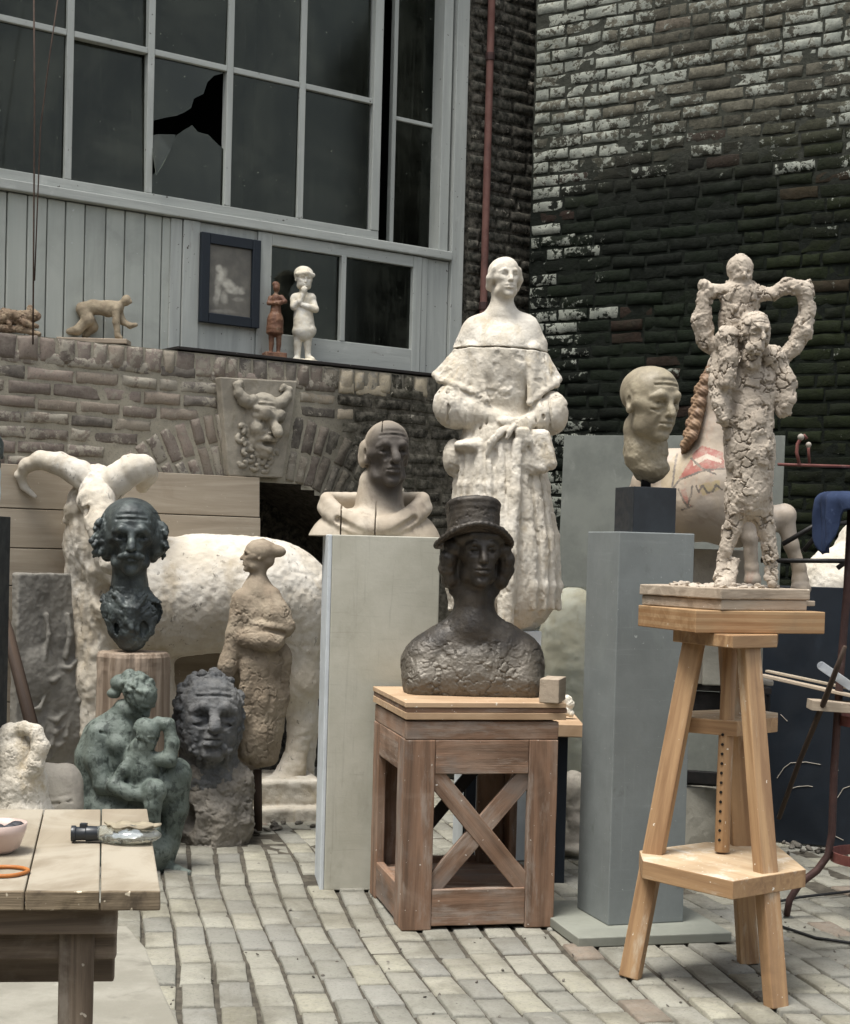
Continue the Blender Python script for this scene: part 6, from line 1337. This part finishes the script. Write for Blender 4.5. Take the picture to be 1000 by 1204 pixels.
def sc_mask():
    # keystone relief
    n0 = NL; org = LP(1.505, 2.13, OFF + .02); ro = empty('keystone', org, 'carved keystone with a horned, bearded grotesque face above the arch', 'keystone')
    poly = [(1.30, 2.405), (1.705, 2.385), (1.655, 1.87), (1.375, 1.865)]
    k = [LU(x, y, OFF) for (x, y) in ((253, 444), (344, 449), (327, 562), (263, 560))]; k = [(u, z) for u, z in k]
    m = MB(); V = [LP(u, z, OFF - .05) for u, z in k] + [LP(u, z, OFF + .062) for u, z in k]
    m.add(V, [(0, 1, 2, 3), (7, 6, 5, 4), (0, 4, 5, 1), (1, 5, 6, 2), (2, 6, 7, 3), (3, 7, 4, 0)]); m.build('block', M['keystone'], ro, .008, wear=.006, sub=4)
    S = Sculpt(9.1); R = np.stack([DL, -NL, np.array((0, 0, 1.0))], 1); S.loc = (R, LP(sum(u for u, z in k) / 4, sum(z for u, z in k) / 4 + .005, OFF + .052), .150)
    fr = S.loc; S2 = Sculpt(float(LP(1.505, 2.1, OFF + .06)[1])); S2.ops = S.ops
    # a scowling face in high relief, turned a little to the right of the wall's own facing
    head(S2, 298, 499, 12, 84, 47, 2, 4, old=1.0, jaw=1.0, nose=1.45, brow=1.9, lips=1.2, ears=0, wide=1.12, eyes=1.1)
    S2.frame(298, 499, 12, 84, 47, 2, 4)
    S2.ell((0, -.43, -.275), (.13, .12, .055), k=.03, op='-'); S2.chain([(-.15, -.30, -.22), (-.06, -.42, -.20), (.06, -.42, -.20), (.15, -.30, -.22)], .035, k=.03); S2.chain([(-.13, -.30, -.33), (0, -.40, -.36), (.13, -.30, -.33)], .04, k=.03)
    for x in (-1, 1): S2.chain([(x * .04, -.42, .10), (x * .14, -.42, .17), (x * .27, -.32, .19)], .04, k=.04); S2.ell((x * .2, -.30, -.09), (.09, .09, .08), k=.05)
    S2.px(); S.loc = fr
    # curled ram horns
    for sx, cx in ((-1, -.72), (1, .92)):
        q = [(cx * .45 + .05, -.12, 1.02), (cx * .75, -.18, .92), (cx * 1.0, -.2, .98), (cx * 1.28, -.18, 1.22), (cx * 1.38, -.14, 1.5), (cx * 1.15, -.12, 1.62), (cx * 1.02, -.12, 1.48)]
        S.chain(q, [.2, .24, .24, .2, .15, .11, .08], k=.06)
    # leafy beard curls
    rs = np.random.RandomState(6)
    for (x, z) in ((-.6, -.25), (-.75, -.5), (-.55, -.72), (-.25, -.85), (-.55, -1.0), (-.3, -1.2), (.05, -.95), (.35, -.92), (.62, -.62), (.75, -.3), (.2, -1.25), (.5, -1.2), (-.62, -1.4), (-.1, -1.5), (.35, -1.55), (.72, -.95), (-.75, -.05)):
        t = rs.uniform(0, 6.28); S.chain([(x + .17 * math.cos(t + a) * (1 - a / 7), -.04 - .03 * a, z + .15 * math.sin(t + a) * (1 - a / 7)) for a in np.linspace(0, 4.5, 8)], [.10, .10, .095, .09, .08, .075, .07, .05], k=.03)
    sculpted(S, .0045, 'carving', M['keystone'], ro, rough(.004, 40))

def sc_ledge():
    # crawling figure on a slab
    Yc = LP(.55, 0, .10)[1]; S = Sculpt(Yc)
    S.chain([(97, 359, 0), (110, 357, 0), (128, 359, 0), (138, 358, 0)], [7, 8, 9, 8], k=4)
    S.chain([(99, 360, -2), (104, 372, -4), (92, 384, -5), (80, 386, -3)], [8.5, 7, 5.5, 3.5], k=3); S.chain([(99, 362, 4), (109, 380, 6), (101, 390, 8)], [8, 6.5, 4], k=3)
    S.chain([(137, 360, -4), (137, 375, -5), (139, 391, -5), (142, 393, -6)], [5, 4, 3.4, 2.6], k=2); S.chain([(139, 360, 4), (145, 374, 4), (153, 379, 2), (160, 378, 0)], [5, 4, 3.4, 2.4], k=2)
    S.chain([(141, 355, 0), (146, 351, 0)], [4, 4], k=2); S.ell((149, 349, 0), (5.5, 6.5, 5), k=2); S.ell((154, 351, 0), (2, 2, 2), k=2)
    ro = empty('crawling_figure', S.w((112, 398, 0)), 'small buff clay figure crawling on hands and knees on the ledge', 'figurine')
    sculpted(S, .0035, 'body', M['crawler'], ro, rough(.003, 40))
    a, b = S.w((70, 391, 0)), S.w((152, 402, 0)); zt = ZL + .002
    m = MB(); m.bar(v3(a[:2], zt + .016), v3(b[:2] , zt + .016), .13, .028, NL); m.build('base', M['base_board'], ro, .005, wear=.006)
    dz = zt + .03 - S.w((139, 393, 0))[2]
    for c in ro.children:
        if c.name.startswith('body'): c.location.z += dz * .6
    # broken lying figure
    S = Sculpt(LP(.1, 0, .1)[1]); S.chain([(-12, 372, 0), (10, 369, 0), (28, 372, 0), (40, 368, 0)], [9, 8, 9, 7], k=3); S.chain([(2, 372, -4), (18, 366, -6), (30, 376, -8), (44, 381, -4)], [5, 4, 4, 3], k=2); S.ell((43, 368, -2), (6, 6, 6), k=2); S.ell((36, 361, 0), (4, 5, 4), k=2); S.chain([(-10, 384, -4), (24, 384, -4), (46, 390, -4)], [5, 4, 3], k=3); S.chain([(4, 362, 2), (12, 378, -8)], [3, 3], k=2)
    o = sculpted(S, .0035, 'lying_figure', M['rubble'], None, addf(rough(.008, 26), lumps(.006, 34, 3, .004))); o.location.z = ZL; tag(o, 'broken brown clay figure lying on the ledge at the far left', 'figurine')
    # dancer
    Y = LP(1.66, 0, .13)[1]; S = Sculpt(Y)
    S.ell((325.5, 336, 0), (4, 5.6, 4.4)); S.ell((324.5, 332, 1), (4.2, 3.4, 4.4), k=1.5); S.chain([(325, 341, 0), (325, 345, 0)], [2, 2.4], k=1)
    S.chain([(325, 349, 0), (325, 356, 0), (324.5, 362, 0)], [5.6, 5, 4.6], k=2.5); S.chain([(318.5, 348, 0), (316.5, 354, -3), (323, 354, -6), (331, 352, -6)], [2.8, 2.5, 2.2, 1.8], k=1.2); S.chain([(331, 347, 0), (335.5, 352, -3), (328, 355, -6)], [2.8, 2.4, 2], k=1.2)
    S.chain([(324.5, 364, 0), (324, 374, 0), (323.5, 384, 0)], [6.2, 9, 10], k=3); S.ell((323.5, 389, 0), (9.8, 3, 9.4), k=2)
    S.chain([(319.5, 390, 0), (319.5, 402, 0), (319, 412, 0), (317, 414, -3)], [3.6, 2.9, 2.2, 1.8], k=1); S.chain([(328, 390, 0), (328, 402, 0), (327.5, 412, 0), (329, 414, -3)], [3.6, 2.9, 2.2, 1.8], k=1)
    ro = empty('figurine', S.w((324, 419, 0)), 'little red-brown figurine of a girl in a short skirt with folded arms', 'figurine'); ro.location.z = ZL + .023
    bo = sculpted(S, .0026, 'body', M['brown_cast'], ro, addf(rough(.0015, 60), lumps(.002, 70, 3, .001)))
    S2 = Sculpt(Y); S2.box((323, 416, 0), (13, 3.6, 9), rot=(20, 0, 0), rnd=1); ba = sculpted(S2, .003, 'base', M['brown_cast'], ro, rough(.002, 50))
    dz = ZL + .024 - S2.w((323, 419.6, 0))[2]
    for c in (bo, ba): c.location.z += dz
    # boy
    Y = LP(1.86, 0, .13)[1]; S = Sculpt(Y)
    head(S, 357.5, 326, 0, 27, 18, 6, 0, old=0, jaw=1.05, nose=.7, brow=.4, ears=.6, neck=None, wide=1.1); S.frame(357.5, 326, 0, 27, 18, 6); S.ell((0, .08, .22), (.42, .46, .36), k=.04); S.chain([(-.34, -.22, .2), (0, -.40, .26), (.34, -.22, .2)], [.1, .11, .1], k=.05); S.px()
    S.chain([(357, 338, 0), (357, 345, 0)], [4.2, 5], k=2); S.chain([(356, 352, 0), (357, 364, 0), (358, 376, 0)], [10, 10, 10.5], k=4); S.ell((348, 348, 0), (6, 6, 6), k=3); S.ell((366, 348, 0), (6, 6, 6), k=3)
    S.chain([(346, 350, -1), (346, 358, -6), (353, 352, -11), (358, 341, -12)], [4.6, 4.2, 3.4, 3], k=1.5); S.ell((358, 338, -13), (3.6, 4, 3.2), k=1.5); S.chain([(367, 350, 0), (371, 361, -4), (362, 358, -10), (356, 356, -11)], [4.6, 4.2, 3.4, 3], k=1.5)
    S.chain([(357, 374, 0), (358, 386, 0)], [11.5, 13], k=4); S.ell((351, 388, 0), (7, 6, 8), k=3); S.ell((366, 386, 0), (6, 6, 8), k=3)
    S.chain([(351, 388, 0), (350.5, 402, 0), (350, 416, 0)], [6, 4.6, 3.6], k=1.5); S.chain([(363, 386, 0), (362, 402, 1), (362.5, 415, 0)], [6, 4.4, 3.4], k=1.5); S.chain([(350, 418, 0), (347, 420, -7)], [3.4, 2.8], k=1.5); S.chain([(362.5, 417, 0), (368, 420, -7)], [3.4, 2.8], k=1.5)
    S.ell((358, 422, -2), (16, 2.4, 11), k=2); S.box((358, 432, 0), (30, 9, 30), op='-')
    o = sculpted(S, .0028, 'figurine', M['plaster_white'], None, rough(.0014, 60)); o.location.z = ZL + .024; tag(o, 'white plaster boy with one hand to his mouth, standing on the ledge board', 'figurine')

def sc_small():
    # plaster fragment and twisted torso behind the work table
    S = Sculpt(6.3); S.chain([(28, 960, 6), (26, 920, 4), (20, 885, 4), (12, 868, 4)], [32, 28, 22, 16], k=10); S.chain([(10, 860, 0), (28, 856, -8), (42, 860, -12), (48, 878, -14), (42, 900, -16), (32, 912, -16)], [9, 7.5, 8, 10, 10, 8], k=4); S.ell((12, 862, -4), (8, 12, 9), k=4)
    S.chain([(30, 970, 6), (28, 1130, 6)], [36, 40], k=10)
    o = sculpted(S, .004, 'torso', M['plaster'], None, addf(rough(.004, 30), lumps(.004, 40, 4, .003))); tag(o, 'cream plaster torso with a bent arm behind the work table', 'torso')
    S = Sculpt(6.6); S.ell((58, 925, 0), (26, 28, 24)); S.ell((78, 925, 8), (20, 28, 24), k=8); S.ell((46, 918, -4), (14, 20, 18), k=8); S.chain([(68, 950, 0), (72, 1100, 0)], [30, 34], k=10); S.chain([(64, 900, -22), (68, 930, -27), (67, 960, -30)], 1.6, k=4, op='-')
    for y in (934, 942): S.chain([(42, y, -24), (62, y + 4, -28), (84, y, -18)], 1, k=3, op='-')
    o = sculpted(S, .0045, 'torso', M['grey_stone'], None, rough(.003, 25)); tag(o, 'rounded grey stone lower torso standing behind the work table', 'torso')
    # relief slab
    S = Sculpt(8.05); u0 = W(20, 800, 8.0); u1 = W(113, 800, 8.3); d = unit((u1 - u0) * (1, 1, 0)); n = np.array((d[1], -d[0], 0)); R = np.stack([d, -n, np.array((0, 0, 1.0))], 1)
    zt = EYE - (677 - 636) / F * 8.1; wv = np.linalg.norm((u1 - u0)[:2]); ctr = (u0 + u1) / 2 * (1, 1, 0)
    S.loc = (R, ctr + np.array((0, 0, zt / 2)), 1.0); S.box((0, 0, 0), (wv / 2 + .02, .035, zt / 2), rnd=.01)
    for (x, z, r) in ((-.12, .12, .10), (.05, .02, .12), (.12, -.16, .11), (-.05, -.22, .10)): S.ell((x, -.03, z), (r, .035, r * 1.3), k=.03)
    rs = np.random.RandomState(5)
    for i in range(16):
        x, z = rs.uniform(-.18, .18), rs.uniform(-.3, .16); a = rs.uniform(-.6, .6); S.chain([(x, -.045, z), (x + .05 * math.cos(a), -.062, z + .05 * math.sin(a)), (x + .11 * math.cos(a + .5), -.05, z + .11 * math.sin(a + .5))], [.008, .012, .006], k=.012)
    for x in (-.1, .02, .1): S.chain([(x, -.05, .2), (x + .02, -.055, .32), (x + .01, -.045, .42)], .012, k=.012)
    o = sculpted(S, .006, 'relief', M['relief'], None, addf(rough(.006, 16), rough(.003, 50))); tag(o, 'grey plaster relief of figures leaning on the planks at the left', 'relief')
    # fragment on the black plinth
    S = Sculpt(6.3); zt = None; S.chain([(-16, 604, 0), (-14, 580, 0), (-12, 556, 0)], [15, 14, 13], k=4)
    ro = empty('bust', S.w((-16, 606, 0)), 'dark sculpted head on a white neck block, cut by the left edge', 'bust'); sculpted(S, .004, 'neck_block', M['white_side'], ro, rough(.002, 30))
    S = Sculpt(6.3); head(S, -14, 532, 0, 52, 20, 0, 0, neck=None); S.px(); sculpted(S, .004, 'head', M['bronze_blue'], ro, rough(.005, 40))
    # pale shape behind the milky sheet, classical fragment under it
    S = Sculpt(8.15); S.ell((668, 760, 0), (36, 56, 36)); S.ell((674, 720, 0), (28, 30, 28), k=12); S.chain([(672, 790, 0), (676, 960, 0)], [40, 46], k=16); o = sculpted(S, .008, 'torso', M['plaster_white'], None, rough(.01, 12)); tag(o, 'pale rounded plaster figure seen blurred behind the milky sheet', 'torso')
    S = Sculpt(7.45); S.ell((676, 885, 0), (16, 20, 18)); S.chain([(674, 900, 0), (680, 925, -6), (676, 950, -6)], [14, 9, 8], k=6); S.chain([(668, 930, 4), (668, 955, 4)], [9, 11], k=6); S.ell((678, 958, -8), (14, 7, 14), k=4); S.ell((684, 905, -4), (8, 16, 10), k=5); S.box((676, 1010, 0), (60, 41, 60), op='-')
    o = sculpted(S, .0045, 'stone_fragment', M['grey_stone'], None, rough(.004, 24)); o.location.z = 0; tag(o, 'small grey stone leg fragment on the ground between crate and grey plinth', 'fragment')
    # crumpled plaster scrap on the small table
    S = Sculpt(6.95); 
    for (x, y, r) in ((664, 832, 8), (669, 825, 7), (667, 820, 6), (660, 836, 7), (671, 836, 5)): S.ell((x, y, r), (r, r * .9, r), rot=(x * 7, y * 5, 0), k=2)
    o = sculpted(S, .0025, 'plaster_scrap', M['plaster_white'], None, lumps(.006, 45, 3, .003)); o.location.z = TABZ - .002; tag(o, 'crumpled white plaster scrap lying on the small table behind the crate', 'plaster scrap')
    # plaster lumps on top of the dark board's neighbours at the right
    S = Sculpt(8.3); S.ell((985, 690, 0), (46, 46, 40)); S.ell((1030, 660, 10), (50, 60, 40), k=14); S.chain([(1000, 700, 0), (1000, 960, 0)], [44, 50], k=16); o = sculpted(S, .009, 'plaster_cast', M['plaster'], None, addf(rough(.012, 12), rough(.006, 50))); tag(o, 'rough white plaster cast standing behind the blue-black board', 'plaster cast')
    S = Sculpt(7.6); S.chain([(994, 640, 0), (1040, 610, 0)], [16, 20], k=6); S.chain([(1060, 640, 0), (1060, 900, 0)], [22, 26], k=6)
    # cloth over the turntable
    zt = 1.705; c = np.array(W(1028, 545, 6.35)); nr, nt = 34, 150; V = []
    for i in range(nr):
        for j in range(nt):
            t = 2 * math.pi * j / nt; dt = (t - math.pi * 1.08 + math.pi) % (2 * math.pi) - math.pi
            drop = .045 + .21 * math.exp(-(dt / .40) ** 4) + .02 * math.sin(5 * t); s_ = i / (nr - 1) * (.205 + drop); fo = .010 * math.sin(13 * t + 2 * math.sin(3 * t)) + .007 * math.sin(23 * t)
            if s_ < .19: r_, z_ = s_, .003 * math.sin(9 * s_ * 10 + 3 * t) + .012 * math.exp(-((dt + 1.2) / .5) ** 2) * s_ / .19
            else:
                q = s_ - .19; b_ = min(q / .04, 1); r_ = .19 + .030 * math.sin(b_ * math.pi / 2) + fo * min(q / .08, 1.3) - .05 * max(0, q - .05); z_ = -.028 * (1 - math.cos(b_ * math.pi / 2)) - max(0, q - .04)
            V.append((c[0] + r_ * math.cos(t), c[1] + r_ * math.sin(t), zt + z_ + .006))
    V = np.array(V); I = np.arange(nr * nt).reshape(nr, nt); J = np.roll(I, -1, 1); fq = np.stack([I[:-1], I[1:], J[1:], J[:-1]], -1).reshape(-1, 4)
    V = V + .004 * np.stack([fbm(V * 16, 3, 3), fbm(V * 16 + 7, 3, 3), fbm(V * 16 + 3, 3, 3)], 1)
    o = link('cloth', mesh_from(V, fq, True), M['cloth'], None, (c[0], c[1], zt)); md = o.modifiers.new('thick', 'SOLIDIFY'); md.thickness = .006; md.offset = 1
    tag(o, 'faded blue cloth draped over the turntable of the iron stand', 'cloth')

def sc_debris():
    rs = np.random.RandomState(31); S = Sculpt(8.0)
    for i in range(300):
        x, y = (rs.uniform(790, 1010), 1006 - abs(rs.normal(0, 16))) if i < 95 else (rs.uniform(255, 370), rs.normal(962, 8)) if i < 150 else (rs.uniform(170, 1000), rs.uniform(1010, 1204)); p = G(x, y); S.loc = (np.eye(3), np.array((p[0], p[1], .002)), 1.0); S.ell((0, 0, 0), (rs.uniform(.008, .03, 3) if i < 150 else rs.uniform(.0025, .008, 3)) * (1, 1, .55), rot=tuple(rs.uniform(-50, 50, 3)), k=.004)
    V = None; S.loc = None
    # too scattered for one grid: tessellate each crumb as a small faceted lump
    Vs, Fs, b = [], [], 0
    import bmesh
    for o in S.ops:
        bm = bmesh.new(); bmesh.ops.create_icosphere(bm, subdivisions=2, radius=1.0); v = np.array([q.co[:] for q in bm.verts]); f = np.array([[q.index for q in fc.verts] for fc in bm.faces]); bm.free()
        v = v * (1 + .35 * fbm(v * 1.7 + b * .01, 2, 3))[:, None]; v = (v * o[2]) @ o[3].T + o[1]; v[:, 2] = np.maximum(v[:, 2], -.004); Vs.append(v); Fs.append(f + b); b += len(v)
    tag(link('debris', mesh_from(np.concatenate(Vs), np.concatenate(Fs), True), M['debris'], None, (1.6, 8, 0)), 'grey crumbs of plaster and stone scattered over the paving and below the boards', 'debris', None, 'stuff')
mats(); build_walls(); build_ground(); build_front(); build_yard(); build_furniture()
for f in (sc_moustache, sc_monk, sc_tophat, sc_bald, sc_bighead, sc_woman, sc_ram, sc_claywoman, sc_mother, sc_riders, sc_horse, sc_mask, sc_ledge, sc_small, sc_debris): f()
# ------------------------------------------------------------------ light, camera
def finish():
    w = bpy.data.worlds.new('World'); sc.world = w; w.use_nodes = True; t = w.node_tree; bg = t.nodes['Background']
    sky = t.nodes.new('ShaderNodeTexSky'); sky.sky_type = 'NISHITA'; sky.sun_disc = False
    el, az = math.radians(SUN_EL), math.radians(SUN_AZ)
    sky.sun_elevation = el; sky.sun_rotation = az; sky.dust_density = 3.0; sky.ozone_density = .6; sky.air_density = 1.2
    hs = t.nodes.new('ShaderNodeHueSaturation'); hs.inputs['Saturation'].default_value = .3
    t.links.new(sky.outputs[0], hs.inputs['Color']); t.links.new(hs.outputs[0], bg.inputs[0]); bg.inputs[1].default_value = SKY
    l = bpy.data.lights.new('sun', 'SUN'); l.energy = SUN; l.angle = math.radians(22); l.color = (1, .97, .91)
    o = bpy.data.objects.new('sun', l); COL.objects.link(o)
    d = Vector((math.sin(az) * math.cos(el), math.cos(az) * math.cos(el), math.sin(el)))   # towards the sun
    o.rotation_euler = d.to_track_quat('Z', 'Y').to_euler(); o.location = (0, 0, 12)
    c = bpy.data.cameras.new('camera'); co = bpy.data.objects.new('camera', c); COL.objects.link(co)
    m = Matrix((RT.tolist(), UP.tolist(), (-FW).tolist())).transposed(); co.matrix_world = Matrix.Translation(CAM) @ m.to_4x4()
    c.sensor_fit = 'VERTICAL'; c.sensor_height = 36; c.lens = 36 * F / 1204.0; c.shift_y = (PPY - 602) / 1204.0; c.clip_end = 200; c.clip_start = .05
    sc.camera = co
    v = sc.view_settings; sc.display_settings.display_device = 'sRGB'; v.view_transform = 'Standard'; v.look = 'None'; v.exposure = EXPO; v.gamma = 1
    sc.cycles.max_bounces = 8; sc.cycles.transparent_max_bounces = 12
SUN_AZ, SUN_EL, SUN, SKY, EXPO = 225, 70, 1.5, .09, 1.58
finish()
